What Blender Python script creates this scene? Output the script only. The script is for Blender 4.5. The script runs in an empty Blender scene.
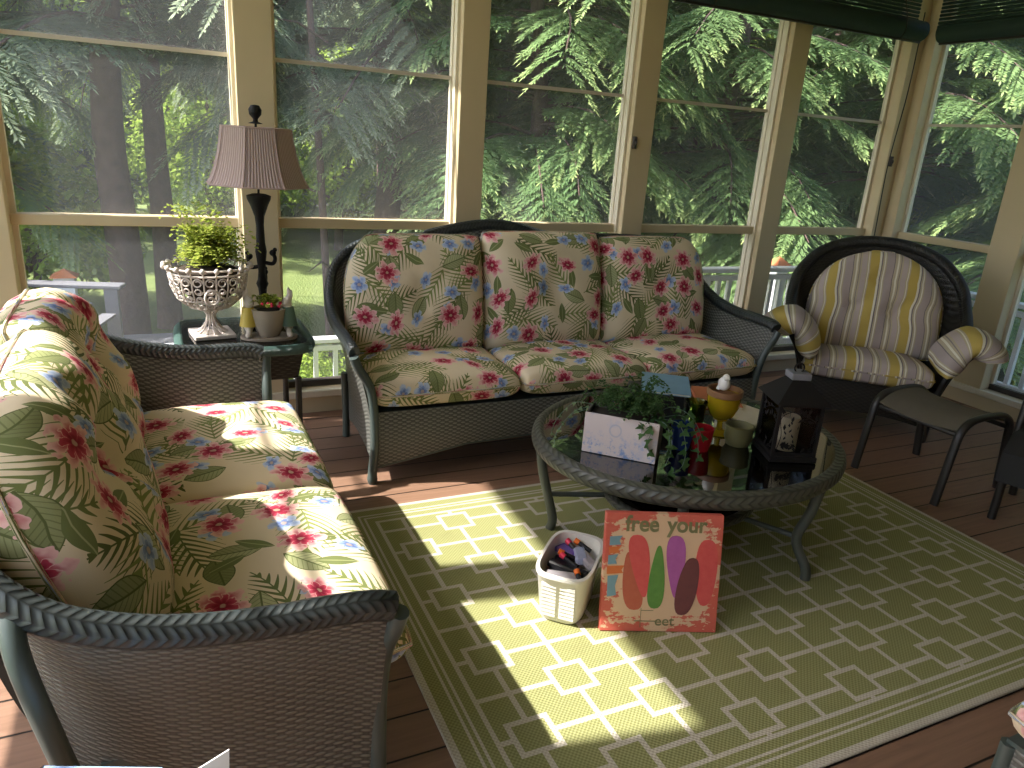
import bpy, math, random
import numpy as np
from mathutils import Vector, Matrix
PI = math.pi
S = bpy.context.scene
COL = S.collection
rnd = random.Random(7)
R = math.radians

# ------------------------------------------------------------ camera
cam = bpy.data.objects.new('camera', bpy.data.cameras.new('camera'))
COL.objects.link(cam)
right = Vector((0.907067, -0.415893, 0.065291)); down = Vector((-0.075230, -0.312724, -0.946860)); fwd = Vector((0.414211, 0.853954, -0.314949))
cm = Matrix.Identity(4)
for i in range(3):
    cm[i][0] = right[i]; cm[i][1] = -down[i]; cm[i][2] = -fwd[i]
cm[2][3] = 1.5
cam.matrix_world = cm
cam.data.sensor_width = 36
cam.data.lens = 36 * 732.05 / 1024
cam.data.clip_start = 0.02; cam.data.clip_end = 200
S.camera = cam

# ------------------------------------------------------------ world, sun, exposure
W = bpy.data.worlds.new('sky'); S.world = W; W.use_nodes = True
wn = W.node_tree.nodes; wl = W.node_tree.links
sky = wn.new('ShaderNodeTexSky'); sky.sky_type = 'NISHITA'; sky.sun_disc = False
sky.sun_elevation = R(47); sky.sun_rotation = R(-78); sky.air_density = 1.0; sky.dust_density = 2.0
bgn = wn['Background']; bgn.inputs['Strength'].default_value = 0.30
wl.new(sky.outputs[0], bgn.inputs[0])
sl = bpy.data.lights.new('sun', 'SUN'); sl.energy = 7.0; sl.angle = R(0.8); sl.color = (1.0, 0.95, 0.87)
sun = bpy.data.objects.new('sun', sl); COL.objects.link(sun)
sdir = Vector((0.97, -0.20, -1.07)).normalized()
sun.rotation_euler = sdir.to_track_quat('-Z', 'Y').to_euler(); sun.location = (-6, 4, 8)
S.view_settings.view_transform = 'Standard'; S.view_settings.look = 'None'
S.view_settings.exposure = 1.16; S.view_settings.gamma = 1; S.view_settings.use_curve_mapping = False
S.cycles.use_denoising = True
S.cycles.max_bounces = 8; S.cycles.diffuse_bounces = 5; S.cycles.transparent_max_bounces = 16
S.cycles.caustics_reflective = False; S.cycles.caustics_refractive = False
S.cycles.sample_clamp_indirect = 6

# ------------------------------------------------------------ shader expression helper
class G:
    def __init__(s, name):
        s.m = bpy.data.materials.new(name); s.m.use_nodes = True
        s.t = s.m.node_tree; s.n = s.t.nodes; s.l = s.t.links
        s.p = s.n['Principled BSDF']; s.out = s.n['Material Output']
    def set(s, sock, v):
        if isinstance(v, X): s.l.new(v.s, sock)
        elif isinstance(v, bpy.types.NodeSocket): s.l.new(v, sock)
        elif isinstance(v, (tuple, list)):
            sock.default_value = (*v, 1) if (len(v) == 3 and sock.type == 'RGBA') else v
        else: sock.default_value = v
    def math(s, op, a, b=0.0, c=0.0):
        n = s.n.new('ShaderNodeMath'); n.operation = op
        s.set(n.inputs[0], a); s.set(n.inputs[1], b)
        if op in ('SMOOTH_MIN', 'MULTIPLY_ADD', 'COMPARE', 'WRAP'): s.set(n.inputs[2], c)
        return X(s, n.outputs[0])
    def step(s, x, lo, hi):      # 0 below lo, 1 above hi
        n = s.n.new('ShaderNodeMapRange'); n.interpolation_type = 'SMOOTHSTEP'
        s.set(n.inputs[0], x)
        if lo > hi: n.inputs[1].default_value = hi; n.inputs[2].default_value = lo; n.inputs[3].default_value = 1; n.inputs[4].default_value = 0
        else: n.inputs[1].default_value = lo; n.inputs[2].default_value = hi
        return X(s, n.outputs[0])
    def mix(s, f, a, b):
        n = s.n.new('ShaderNodeMix'); n.data_type = 'RGBA'
        s.set(n.inputs[0], f); s.set(n.inputs[6], a); s.set(n.inputs[7], b)
        return X(s, n.outputs[2])
    def uv(s):
        n = s.n.new('ShaderNodeUVMap'); n.uv_map = 'UVMap'; return X(s, n.outputs[0])
    def obj(s):
        n = s.n.new('ShaderNodeTexCoord'); return X(s, n.outputs['Object'])
    def pos(s):
        n = s.n.new('ShaderNodeNewGeometry'); return X(s, n.outputs['Position'])
    def xyz(s, v):
        n = s.n.new('ShaderNodeSeparateXYZ'); s.set(n.inputs[0], v); return [X(s, o) for o in n.outputs]
    def vec(s, x, y, z=0.0):
        n = s.n.new('ShaderNodeCombineXYZ'); s.set(n.inputs[0], x); s.set(n.inputs[1], y); s.set(n.inputs[2], z); return X(s, n.outputs[0])
    def noise(s, v, scale, detail=3, rough=.5, col=False):
        n = s.n.new('ShaderNodeTexNoise'); s.set(n.inputs['Vector'], v); n.inputs['Scale'].default_value = scale
        n.inputs['Detail'].default_value = detail; n.inputs['Roughness'].default_value = rough
        return X(s, n.outputs[1 if col else 0])
    def rand(s):
        n = s.n.new('ShaderNodeObjectInfo'); return X(s, n.outputs['Random'])
    def bump(s, h, dist=.002, strength=1.0):
        n = s.n.new('ShaderNodeBump'); n.inputs['Distance'].default_value = dist; n.inputs['Strength'].default_value = strength
        s.set(n.inputs['Height'], h); s.l.new(n.outputs[0], s.p.inputs['Normal'])
    def base(s, c, rough=.6, metal=0, spec=None):
        s.set(s.p.inputs['Base Color'], c); s.set(s.p.inputs['Roughness'], rough); s.p.inputs['Metallic'].default_value = metal
        if spec is not None: s.p.inputs['Specular IOR Level'].default_value = spec
        return s.m
class X:
    def __init__(s, g, sock): s.g = g; s.s = sock
    def __add__(s, o): return s.g.math('ADD', s, o)
    __radd__ = __add__
    def __sub__(s, o): return s.g.math('SUBTRACT', s, o)
    def __rsub__(s, o): return s.g.math('SUBTRACT', o, s)
    def __mul__(s, o): return s.g.math('MULTIPLY', s, o)
    __rmul__ = __mul__
    def __truediv__(s, o): return s.g.math('DIVIDE', s, o)
    def __lt__(s, o): return s.g.math('LESS_THAN', s, o)
    def __gt__(s, o): return s.g.math('GREATER_THAN', s, o)
    def abs(s): return s.g.math('ABSOLUTE', s)
    def sin(s): return s.g.math('SINE', s)
    def cos(s): return s.g.math('COSINE', s)
    def fract(s): return s.g.math('FRACT', s)
    def floor(s): return s.g.math('FLOOR', s)
    def sqrt(s): return s.g.math('SQRT', s)
    def pow(s, e): return s.g.math('POWER', s, e)
    def min(s, o): return s.g.math('MINIMUM', s, o)
    def max(s, o): return s.g.math('MAXIMUM', s, o)
MAT = {}
def plain(name, col, rough=.6, metal=0, nz=.12, scale=20, bump=0, spec=None):
    g = G(name); o = g.obj(); k = g.noise(o, scale, 3)
    dark = tuple(c * (1 - nz) for c in col); lite = tuple(min(1, c * (1 + nz)) for c in col)
    g.base(g.mix(k, dark, lite), rough, metal, spec)
    if bump: g.bump(k, bump)
    MAT[name] = g.m; return g.m
def glassy(name, col, rough=0.02, fres=1.5, extra=0.0):
    g = G(name); g.n.remove(g.p)
    t = g.n.new('ShaderNodeBsdfTransparent'); t.inputs[0].default_value = (*col, 1)
    gl = g.n.new('ShaderNodeBsdfGlossy'); gl.inputs['Roughness'].default_value = rough
    f = g.n.new('ShaderNodeFresnel'); f.inputs[0].default_value = fres
    fx = X(g, f.outputs[0]) + extra
    m = g.n.new('ShaderNodeMixShader'); g.set(m.inputs[0], fx); g.l.new(t.outputs[0], m.inputs[1]); g.l.new(gl.outputs[0], m.inputs[2])
    g.l.new(m.outputs[0], g.out.inputs[0]); MAT[name] = g.m; return g.m

# ------------------------------------------------------------ materials
def floral(name):
    g = G(name); u, v, _ = g.xyz(g.uv())
    def layer(cell, seed, rn=.75):
        n = g.n.new('ShaderNodeTexVoronoi'); n.voronoi_dimensions = '2D'; n.feature = 'F1'
        n.inputs['Scale'].default_value = 1 / cell; n.inputs['Randomness'].default_value = rn
        uu = u + seed * 1.37; vv = v + seed * 2.11
        g.set(n.inputs['Vector'], g.vec(uu, vv))
        px, py, _ = g.xyz(X(g, n.outputs['Position'])); r, gg, b = g.xyz(X(g, n.outputs['Color']))
        lx = uu - px; ly = vv - py; a = r * 6.283; c = a.cos(); s_ = a.sin()
        return lx * c - ly * s_, lx * s_ + ly * c, r, gg, b
    col = g.mix(g.noise(g.uv(), 5), (.66, .55, .37), (.78, .68, .50))
    green1, green2 = (.10, .13, .035), (.23, .27, .09)
    def frond(col, cell, seed, L, Wd, keep, c1):
        x, y, r, gg, b = layer(cell, seed)
        xb = x - (y * y) * 3.0 * (b - .5)
        t = y / L
        half = Wd * (1 - t * t)
        ax = xb.abs()
        s_ = (y - ax * 1.1 - ax * ax * 4.0) / .029
        st = g.step((s_.fract() - .5).abs() + ax / half * .24, .30, .26) * (ax < half)
        mid = g.step(ax, .0026, .0014) * (t.abs() < 1.0)
        m = g.math('MAXIMUM', g.math('MULTIPLY', st, 1.0 - (st * 0)), mid) * (gg < keep)
        return g.mix(m, col, g.mix(b, c1, green2))
    col = frond(col, .225, 1.0, .150, .085, .9, (.10, .12, .04))
    col = frond(col, .215, 5.3, .130, .070, .75, (.13, .16, .055))
    # broad ribbed leaves
    x, y, r, gg, b = layer(.175, 9.1)
    hw = .036 * (1 - (y / .066) * (y / .066))
    ins = (x.abs() < hw) * (gg > .35)
    rib = g.step((((y - x.abs() * .8) / .014).fract() - .5).abs(), .36, .44)
    edge = g.step(hw - x.abs(), .004, .002)
    lc = g.mix(g.step(x.abs(), .003, .0015).max(rib * .6).max(edge), g.mix(b, (.22, .25, .10), (.44, .45, .25)), (.11, .13, .045))
    lc = g.mix((x > 0.0) * .35, lc, (.13, .16, .06))
    col = g.mix(ins, col, lc)
    lx2, ly2, r2, g2, b2 = layer(.19, 14.3)
    hw2 = .020 * (1 - (ly2 / .055) * (ly2 / .055))
    col = g.mix((lx2.abs() < hw2) * (g2 > .45), col, g.mix(g.step(lx2.abs(), .002, .001), (.16, .19, .07), (.34, .36, .18)))
    def flower(col, cell, seed, Rr, n, keep, ca, cb, cc):
        x, y, r, gg, b = layer(cell, seed, .75)
        y = y * (1.0 + b * .8)
        wob = (g.noise(g.uv(), 55, 1) - .5)
        rad = (x * x + y * y).sqrt() + wob * .016; th = g.math('ARCTAN2', y, x) + wob * .9
        lobe = (th * (n / 2.0)).sin().abs(); lobe2 = (th * (n / 2.0) + 1.3).sin().abs()
        e1 = Rr * (.50 + .50 * lobe.pow(.7)); e2 = Rr * .62 * (.5 + .5 * lobe2.pow(.7))
        m = g.step(e1 - rad, -.001, .001) * (gg < keep)
        k = rad / e1; k2 = rad / e2
        c = g.mix(g.step(k + wob * .6, .30, 1.0), cb, cc)
        c = g.mix(g.step(lobe, .22, .02) * .8, c, ca)
        c2 = g.mix(g.step(k2, .25, .95), ca, cb); c2 = g.mix(g.step(k2, .86, .97), c2, cc)
        c = g.mix(g.step(e2 - rad, -.001, .001), c, c2)
        c = g.mix(g.step(rad, .010, .006) * .7, c, (.55, .42, .30))
        return g.mix(m, col, c)
    col = flower(col, .165, 3.7, .046, 5.0, .66, (.13, .18, .38), (.24, .34, .62), (.50, .58, .72))
    col = flower(col, .185, 7.9, .068, 7.0, .84, (.24, .012, .035), (.50, .055, .10), (.80, .50, .47))
    g.base(col, .85, 0, .2)
    k = g.noise(g.uv(), 9, 2) * .8 + g.noise(g.uv(), 400, 1) * .03
    g.bump(k, .012, .7)
    MAT[name] = g.m
floral('floral_fabric')

def stripes(name):
    g = G(name); u, v, _ = g.xyz(g.uv())
    f = (u / .25 + .1).fract()
    def band(a, b): return (f > a) * (f < b)
    col = g.mix(0.0, (.47, .40, .28), (.47, .40, .28))
    for a, b, c in ((0, .22, (.50, .37, .10)), (.22, .27, (.72, .68, .55)), (.27, .30, (.20, .17, .17)), (.34, .37, (.72, .68, .55)), (.40, .58, (.40, .33, .31)), (.58, .60, (.20, .17, .17)),
                    (.66, .70, (.72, .68, .55)), (.74, .76, (.25, .21, .19)), (.80, .92, (.46, .38, .35)), (.95, .97, (.72, .68, .55))):
        col = g.mix(band(a, b), col, c)
    g.base(col, .9, 0, .2); g.bump(g.noise(g.uv(), 12, 3) * .8, .012, .7); MAT[name] = g.m
stripes('striped_fabric')

def wicker(name, c0, c1, a=.016, b=.0075, dist=.003):
    g = G(name); u, v, _ = g.xyz(g.uv())
    row = (v / b).floor(); ph = (u / a + row) * PI
    h = (v / b * PI).sin().abs().pow(.6) * (ph.sin() * .5 + .5)
    h2 = (u / (a) * PI).sin().abs() * .25
    hh = h.max(h2)
    col = g.mix(g.step(hh, .05, .75), c0, c1)
    col = g.mix(g.noise(g.uv(), 6, 2) * .5, col, tuple(c * .7 for c in c1))
    g.base(col, .42, 0, .5); g.bump(hh, dist, 1.0); MAT[name] = g.m
wicker('green_wicker', (.012, .014, .013), (.20, .205, .185), .020, .0095)
wicker('dark_wicker', (.004, .004, .003), (.024, .021, .016), .024, .011)
wicker('teal_wicker', (.015, .06, .052), (.14, .25, .22), .02, .01)

def braid(name, c0, c1, a=.03):
    g = G(name); u, v, _ = g.xyz(g.uv())
    z = (v * 4.0).fract(); s_ = ((z - .5).abs() * 2)
    h = ((u / a + s_ * .9) * PI).sin().abs()
    h2 = h * (1.0 - (1.0 - s_).pow(6)).max(.2)
    col = g.mix(g.step(h2, .05, .8), c0, c1)
    g.base(col, .4, 0, .5); g.bump(h2, .003, .7); MAT[name] = g.m
braid('green_braid', (.012, .016, .016), (.036, .045, .047), .020)
braid('dark_braid', (.006, .006, .005), (.018, .017, .015), .02)
braid('table_braid', (.035, .038, .030), (.085, .088, .070), .035)
plain('frame_green', (.055, .075, .07), .4)
plain('table_metal', (.075, .085, .072), .45)
plain('dark_metal', (.018, .016, .014), .45)
plain('sling', (.10, .085, .06), .8, bump=.001)
plain('dark_sling', (.010, .010, .010), .8)

def boards(name):
    g = G(name); x, y, z = g.xyz(g.pos())
    w = .14; k = (y / w).floor(); f = (y / w).fract()
    n1 = g.noise(g.vec(x * .9, y * 22 + k * 7.3, 0.0), 3, 4, .6)
    r = (k * 12.9898).sin() * 43758.54; r = r.fract()
    col = g.mix(n1, (.13, .072, .042), (.34, .20, .135))
    col = g.mix(r * .45, col, (.22, .13, .09))
    spot = g.step(g.noise(g.vec(x * 3.0, y * 9.0), 2.2, 5), .60, .72)
    col = g.mix(spot * .35, col, (.09, .05, .04))
    gap = g.step((f - .5).abs(), .470, .488)
    col = g.mix(gap, col, (.010, .006, .004))
    g.base(col, g.mix(n1, (.45,) * 3, (.62,) * 3), 0, .4); g.bump((1.0 - gap) + n1 * .12, .006, 1.0); MAT[name] = g.m
boards('deck_boards')

def rugmat(name):
    g = G(name); x, y, z = g.xyz(g.pos())
    sx, sy, x0, y0 = .2013, .1625, .99, 1.18
    a = (x - x0) / sx; b = (y - y0) / sy
    lw = .0085
    dx = ((a + .5).fract() - .5).abs() * sx; dy = ((b + .5).fract() - .5).abs() * sy
    ia = (a + .5).floor(); ib = (b + .5).floor()
    par = ((ia + ib) / 2.0).fract() < .25            # square nodes
    hs = .066; hy = .062
    ins = (dx < hs) * (dy < hy) * par
    inner = (dx < hs - 2 * lw) * (dy < hy - 2 * lw) * par
    lines = (dx < lw).max(dy < lw)
    m = g.math('MAXIMUM', lines * (1.0 - ins), ins * (1.0 - inner))
    # border
    bx0, bx1, by0, by1 = .56, 3.05, .98, 2.69
    d = (x - bx0).min(bx1 - x).min((y - by0).min(by1 - y))
    infield = d > .125
    bl = g.math('MAXIMUM', g.step((d - .125).abs(), .008, .006), g.step((d - .085).abs(), .005, .0035)).max(g.step((d - .065).abs(), .005, .0035)).max(d < .022)
    m = g.math('MAXIMUM', m * infield, bl)
    t = (x / .0065 * PI).sin() * (y / .0065 * PI).sin() * .5 + .5
    gc = g.mix(t, (.20, .205, .08), (.35, .355, .165)); wc = g.mix(t, (.44, .40, .33), (.60, .56, .48))
    dirt = g.step(g.noise(g.pos(), 6, 5, .65), .55, .8)
    c = g.mix(dirt * .25, g.mix(m, gc, wc), (.15, .13, .06))
    g.base(c, .95, 0, .1); g.bump(t, .0015, .8); MAT[name] = g.m
rugmat('rug_weave')

plain('tan_paint', (.56, .46, .29), .55, nz=.06, scale=4)
plain('cream_paint', (.66, .60, .47), .5, nz=.05, scale=4)
plain('vinyl_frame', (.55, .50, .42), .5, nz=.05)
plain('dark_trim', (.05, .04, .035), .5)
plain('ceiling_paint', (.60, .55, .45), .7, nz=.04)
plain('siding', (.45, .40, .30), .7, nz=.05)
plain('white_rail', (.80, .82, .86), .5, nz=.05)
plain('copper', (.60, .20, .08), .5)
plain('blind_green', (.012, .035, .028), .7)
plain('bark', (.12, .075, .068), .95, nz=.5, scale=9, bump=.03)
plain('bark_pale', (.30, .27, .24), .95, nz=.3, scale=9, bump=.02)
plain('grey_wood', (.17, .17, .19), .7)
plain('fence_green', (.035, .055, .05), .8)
plain('black_metal', (.010, .009, .009), .6, spec=.25)
plain('shade_fabric', (.36, .27, .25), .9)
plain('whitewash_metal', (.62, .55, .50), .7, nz=.25, scale=60)
plain('soil', (.03, .02, .012), .95, nz=.4)
plain('terracotta_grey', (.30, .25, .19), .8)
plain('yellow_glaze', (.62, .46, .08), .4)
plain('rabbit_white', (.60, .54, .46), .6)
plain('rabbit_green', (.10, .17, .12), .6)
plain('red_glaze', (.35, .012, .02), .25)
plain('olive_glaze', (.13, .12, .05), .5)
plain('blue_glaze', (.012, .03, .12), .2)
plain('amber_metal', (.22, .11, .05), .5)
plain('wax', (.62, .50, .30), .6)
plain('white_ceramic', (.68, .66, .62), .4)
plain('book_blue', (.16, .30, .42), .5)
plain('book_orange', (.50, .16, .07), .5)
plain('page_paper', (.62, .58, .48), .8)
plain('black_plastic', (.015, .015, .018), .35)
plain('grey_plastic', (.33, .31, .33), .4)
plain('lilac_plastic', (.36, .40, .55), .35)
plain('purple_plastic', (.13, .08, .35), .35)
plain('orange_plastic', (.85, .18, .02), .4)
plain('pink_plastic', (.75, .04, .10), .4)
plain('white_plastic', (.72, .70, .64), .45, nz=.04)
plain('paper_blue', (.30, .45, .72), .5)
plain('paper_white', (.8, .8, .8), .6)
plain('planter_side', (.10, .085, .075), .8)
glassy('table_glass', (.34, .41, .38), .0, 1.5, .20)
glassy('clear_glass', (.86, .93, .91), .0, 1.5, .04)
glassy('lantern_glass', (.85, .87, .9), .02, 1.4)
g = G('amber_glass'); g.base((.52, .38, .02), .08, 0, .6)
tr = g.n.new('ShaderNodeBsdfTransparent'); tr.inputs[0].default_value = (.95, .8, .2, 1)
mx = g.n.new('ShaderNodeMixShader'); mx.inputs[0].default_value = .45; g.l.new(g.p.outputs[0], mx.inputs[1]); g.l.new(tr.outputs[0], mx.inputs[2]); g.l.new(mx.outputs[0], g.out.inputs[0]); MAT['amber_glass'] = g.m
glassy('green_glass', (.62, .80, .30), .02, 1.5)

def leafmat(name, c0, c1, tip, trans=.35):
    g = G(name); u, v, _ = g.xyz(g.uv())           # u = along the sprig (0 root, 1 tip), v = random per sprig
    col = g.mix(v, c0, c1); col = g.mix(g.step(u, .45, 1.0), col, tip)
    g.base(col, .8, 0, .08)
    tr = g.n.new('ShaderNodeBsdfTranslucent'); g.set(tr.inputs[0], col)
    m = g.n.new('ShaderNodeMixShader'); m.inputs[0].default_value = trans
    g.l.new(g.p.outputs[0], m.inputs[1]); g.l.new(tr.outputs[0], m.inputs[2]); g.l.new(m.outputs[0], g.out.inputs[0])
    MAT[name] = g.m
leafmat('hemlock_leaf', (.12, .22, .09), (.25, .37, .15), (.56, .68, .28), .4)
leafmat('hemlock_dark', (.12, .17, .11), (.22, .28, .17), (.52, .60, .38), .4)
leafmat('broad_leaf', (.20, .32, .05), (.42, .54, .09), (.50, .62, .14), .5)
leafmat('fern_leaf', (.20, .30, .04), (.45, .50, .09), (.60, .62, .18), .4)
leafmat('ivy_leaf', (.035, .08, .025), (.08, .15, .05), (.12, .20, .08), .25)
leafmat('ivy_pale', (.14, .20, .09), (.22, .30, .14), (.35, .40, .22), .25)

g = G('lawn'); p = g.pos(); g.base(g.mix(g.noise(p, 1.2, 5, .7), (.10, .15, .045), (.25, .30, .11)), .95, 0, .1); g.bump(g.noise(p, 30, 3), .03); MAT['lawn'] = g.m
g = G('forest_floor'); p = g.pos(); g.base(g.mix(g.noise(p, .8, 8, .8), (.015, .03, .01), (.12, .20, .035)), .95, 0, .1); g.bump(g.noise(p, 3, 6, .8), .6); MAT['forest_floor'] = g.m
g = G('screen_film'); g.n.remove(g.p)
t_ = g.n.new('ShaderNodeBsdfTransparent'); t_.inputs[0].default_value = (.97, .97, .97, 1)
d_ = g.n.new('ShaderNodeBsdfDiffuse'); d_.inputs[0].default_value = (.34, .34, .36, 1)
gl_ = g.n.new('ShaderNodeBsdfTranslucent'); gl_.inputs[0].default_value = (.34, .34, .36, 1)
a_ = g.n.new('ShaderNodeAddShader'); g.l.new(d_.outputs[0], a_.inputs[0]); g.l.new(gl_.outputs[0], a_.inputs[1])
m_ = g.n.new('ShaderNodeMixShader'); m_.inputs[0].default_value = .085
g.l.new(t_.outputs[0], m_.inputs[1]); g.l.new(a_.outputs[0], m_.inputs[2]); g.l.new(m_.outputs[0], g.out.inputs[0]); MAT['screen_film'] = g.m

# ------------------------------------------------------------ mesh helpers
def cr(P, n=8, closed=False):
    P = [Vector(p) for p in P]; out = []; N = len(P)
    rng = range(N if closed else N - 1)
    for i in rng:
        if closed: a, b, c, d = P[(i-1) % N], P[i], P[(i+1) % N], P[(i+2) % N]
        else: a, b, c, d = P[max(i-1, 0)], P[i], P[i+1], P[min(i+2, N-1)]
        for k in range(n):
            t = k / n
            out.append(.5 * ((2*b) + (c-a)*t + (2*a-5*b+4*c-d)*t*t + (3*b-a-3*c+d)*t**3))
    if not closed: out.append(P[-1].copy())
    return out
class MB:
    def __init__(s): s.v = []; s.f = []; s.uv = []; s.sm = []
    def add(s, V, F, UV=None, smooth=True, M=None):
        o = len(s.v)
        s.v += [tuple((M @ Vector(v)) if M else v) for v in V]
        for i, f in enumerate(F):
            s.f.append(tuple(o + k for k in f)); s.sm.append(smooth)
            s.uv.append(UV[i] if UV else [(V[k][0] + V[k][1], V[k][2]) for k in f])
        return s
    def box(s, lo, hi, bev=0, M=None):
        x0, y0, z0 = lo; x1, y1, z1 = hi
        if bev:
            b = min(bev, (x1-x0)*.45, (y1-y0)*.45, (z1-z0)*.45)
            V = []; F = []
            import itertools
            idx = {}
            for ax in range(3):
                for c in itertools.product((0, 1), repeat=3):
                    p = []
                    for k in range(3):
                        l, h = (x0, x1) if k == 0 else (y0, y1) if k == 1 else (z0, z1)
                        e = h if c[k] else l
                        p.append(e if k == ax else (e - b if c[k] else e + b))
                    idx[(ax, c)] = len(V); V.append(tuple(p))
            for ax in range(3):
                a2, a3 = (ax + 1) % 3, (ax + 2) % 3
                for sd in (0, 1):
                    q = []
                    for (i, j) in ((0, 0), (1, 0), (1, 1), (0, 1)):
                        c = [0, 0, 0]; c[ax] = sd; c[a2] = i; c[a3] = j; q.append(idx[(ax, tuple(c))])
                    F.append(q if sd else q[::-1])
            for ax in range(3):     # edges along axis ax
                a2, a3 = (ax + 1) % 3, (ax + 2) % 3
                for i in (0, 1):
                    for j in (0, 1):
                        def c_(t):
                            c = [0, 0, 0]; c[ax] = t; c[a2] = i; c[a3] = j; return tuple(c)
                        F.append([idx[(a2, c_(0))], idx[(a2, c_(1))], idx[(a3, c_(1))], idx[(a3, c_(0))]])
            for c in itertools.product((0, 1), repeat=3): F.append([idx[(0, c)], idx[(1, c)], idx[(2, c)]])
            return s.add(V, F, None, False, M)
        V = [(x0,y0,z0),(x1,y0,z0),(x1,y1,z0),(x0,y1,z0),(x0,y0,z1),(x1,y0,z1),(x1,y1,z1),(x0,y1,z1)]
        return s.add(V, [(3,2,1,0),(4,5,6,7),(0,1,5,4),(1,2,6,5),(2,3,7,6),(3,0,4,7)], None, False, M)
    def tube(s, P, r, n=10, closed=False, ry=None, M=None, cap=True):
        P = [Vector(p) for p in P]; N = len(P)
        rr = r if isinstance(r, (list, tuple)) else [r] * N
        V = []; UV = []; F = []; L = [0]
        for i in range(1, N): L.append(L[-1] + (P[i] - P[i-1]).length)
        up = Vector((0, 0, 1)); prev = None
        for i in range(N):
            t = (P[(i+1) % N] - P[i-1]) if closed else (P[min(i+1, N-1)] - P[max(i-1, 0)])
            t.normalize()
            if prev is None:
                a = up if abs(t.z) < .9 else Vector((1, 0, 0)); x = t.cross(a).normalized()
            else: x = (prev - t * prev.dot(t)).normalized()
            prev = x; y = x.cross(t)
            for k in range(n):
                q = 2 * PI * k / n
                V.append(P[i] + x * (rr[i] * math.cos(q)) + y * ((ry or rr[i]) * math.sin(q)))
        seg = N if closed else N - 1
        for i in range(seg):
            j = (i + 1) % N; li = L[i]; lj = L[i+1] if i + 1 < N else L[i] + (P[0] - P[-1]).length
            for k in range(n):
                k2 = (k + 1) % n
                F.append((i*n+k, i*n+k2, j*n+k2, j*n+k)); UV.append([(li, k/n), (li, (k+1)/n), (lj, (k+1)/n), (lj, k/n)])
        if cap and not closed:
            F.append(tuple(range(n-1, -1, -1))); UV.append([(0, 0)] * n)
            F.append(tuple(range((N-1)*n, N*n))); UV.append([(0, 0)] * n)
        return s.add(V, F, UV, True, M)
    def lathe(s, prof, n=24, M=None, sx=1, sy=1, square=0, smooth=True):
        V = []; F = []; UV = []
        for (r, z) in prof:
            for k in range(n):
                a = 2 * PI * k / n; c, d = math.cos(a), math.sin(a)
                if square:
                    e = (abs(c) ** square + abs(d) ** square) ** (-1 / square); c *= e; d *= e
                V.append((r * c * sx, r * d * sy, z))
        for i in range(len(prof) - 1):
            for k in range(n):
                k2 = (k+1) % n; F.append((i*n+k, i*n+k2, (i+1)*n+k2, (i+1)*n+k))
                r = max(prof[i][0], .02); UV.append([(r*2*PI*k/n, prof[i][1]), (r*2*PI*(k+1)/n, prof[i][1]), (r*2*PI*(k+1)/n, prof[i+1][1]), (r*2*PI*k/n, prof[i+1][1])])
        if prof[0][0] > 1e-4: F.append(tuple(range(n-1, -1, -1))); UV.append([(0, 0)] * n)
        if prof[-1][0] > 1e-4: F.append(tuple(range((len(prof)-1)*n, len(prof)*n))); UV.append([(0, 0)] * n)
        return s.add(V, F, UV, smooth, M)
    def ball(s, c, r, n=14, M=None):
        rx, ry, rz = (r, r, r) if not isinstance(r, tuple) else r
        pr = [(math.sin(PI * i / 10) , -math.cos(PI * i / 10)) for i in range(11)]
        m = Matrix.Translation(c) @ Matrix.Diagonal((rx, ry, rz, 1))
        return s.lathe(pr, n, (M @ m) if M else m)
    def shell(s, fn, nu, nv, th, M=None, uvs=None):
        """surface fn(u,v)->Vector, thickened by th; UV in metres by arc length"""
        P = [[Vector(fn(i / nu, j / nv)) for j in range(nv + 1)] for i in range(nu + 1)]
        mi = nv // 2
        U = [[0] * (nv + 1) for _ in range(nu + 1)]; Vv = [[0] * (nv + 1) for _ in range(nu + 1)]
        for i in range(nu + 1):
            for j in range(nv + 1):
                if i: U[i][j] = U[i-1][j] + (P[i][j] - P[i-1][j]).length
                if j: Vv[i][j] = Vv[i][j-1] + (P[i][j] - P[i][j-1]).length
        V = []; F = []; UV = []
        idx = lambda i, j, k: (i * (nv + 1) + j) * 2 + k
        for i in range(nu + 1):
            for j in range(nv + 1):
                a = P[min(i+1, nu)][j] - P[max(i-1, 0)][j]; b = P[i][min(j+1, nv)] - P[i][max(j-1, 0)]
                n = a.cross(b); n = n.normalized() if n.length > 1e-12 else Vector((0, 0, 1))
                V.append(P[i][j] + n * th / 2); V.append(P[i][j] - n * th / 2)
        for i in range(nu):
            for j in range(nv):
                uv = [(U[i][j], Vv[i][j]), (U[i+1][j], Vv[i+1][j]), (U[i+1][j+1], Vv[i+1][j+1]), (U[i][j+1], Vv[i][j+1])]
                F.append((idx(i,j,0), idx(i+1,j,0), idx(i+1,j+1,0), idx(i,j+1,0))); UV.append(uv)
                F.append((idx(i,j+1,1), idx(i+1,j+1,1), idx(i+1,j,1), idx(i,j,1))); UV.append([uv[3], uv[2], uv[1], uv[0]])
        for i in range(nu):
            F.append((idx(i,0,1), idx(i+1,0,1), idx(i+1,0,0), idx(i,0,0))); UV.append([(0,0)]*4)
            F.append((idx(i,nv,0), idx(i+1,nv,0), idx(i+1,nv,1), idx(i,nv,1))); UV.append([(0,0)]*4)
        for j in range(nv):
            F.append((idx(0,j,0), idx(0,j+1,0), idx(0,j+1,1), idx(0,j,1))); UV.append([(0,0)]*4)
            F.append((idx(nu,j,1), idx(nu,j+1,1), idx(nu,j+1,0), idx(nu,j,0))); UV.append([(0,0)]*4)
        return s.add(V, F, UV, True, M)
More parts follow.
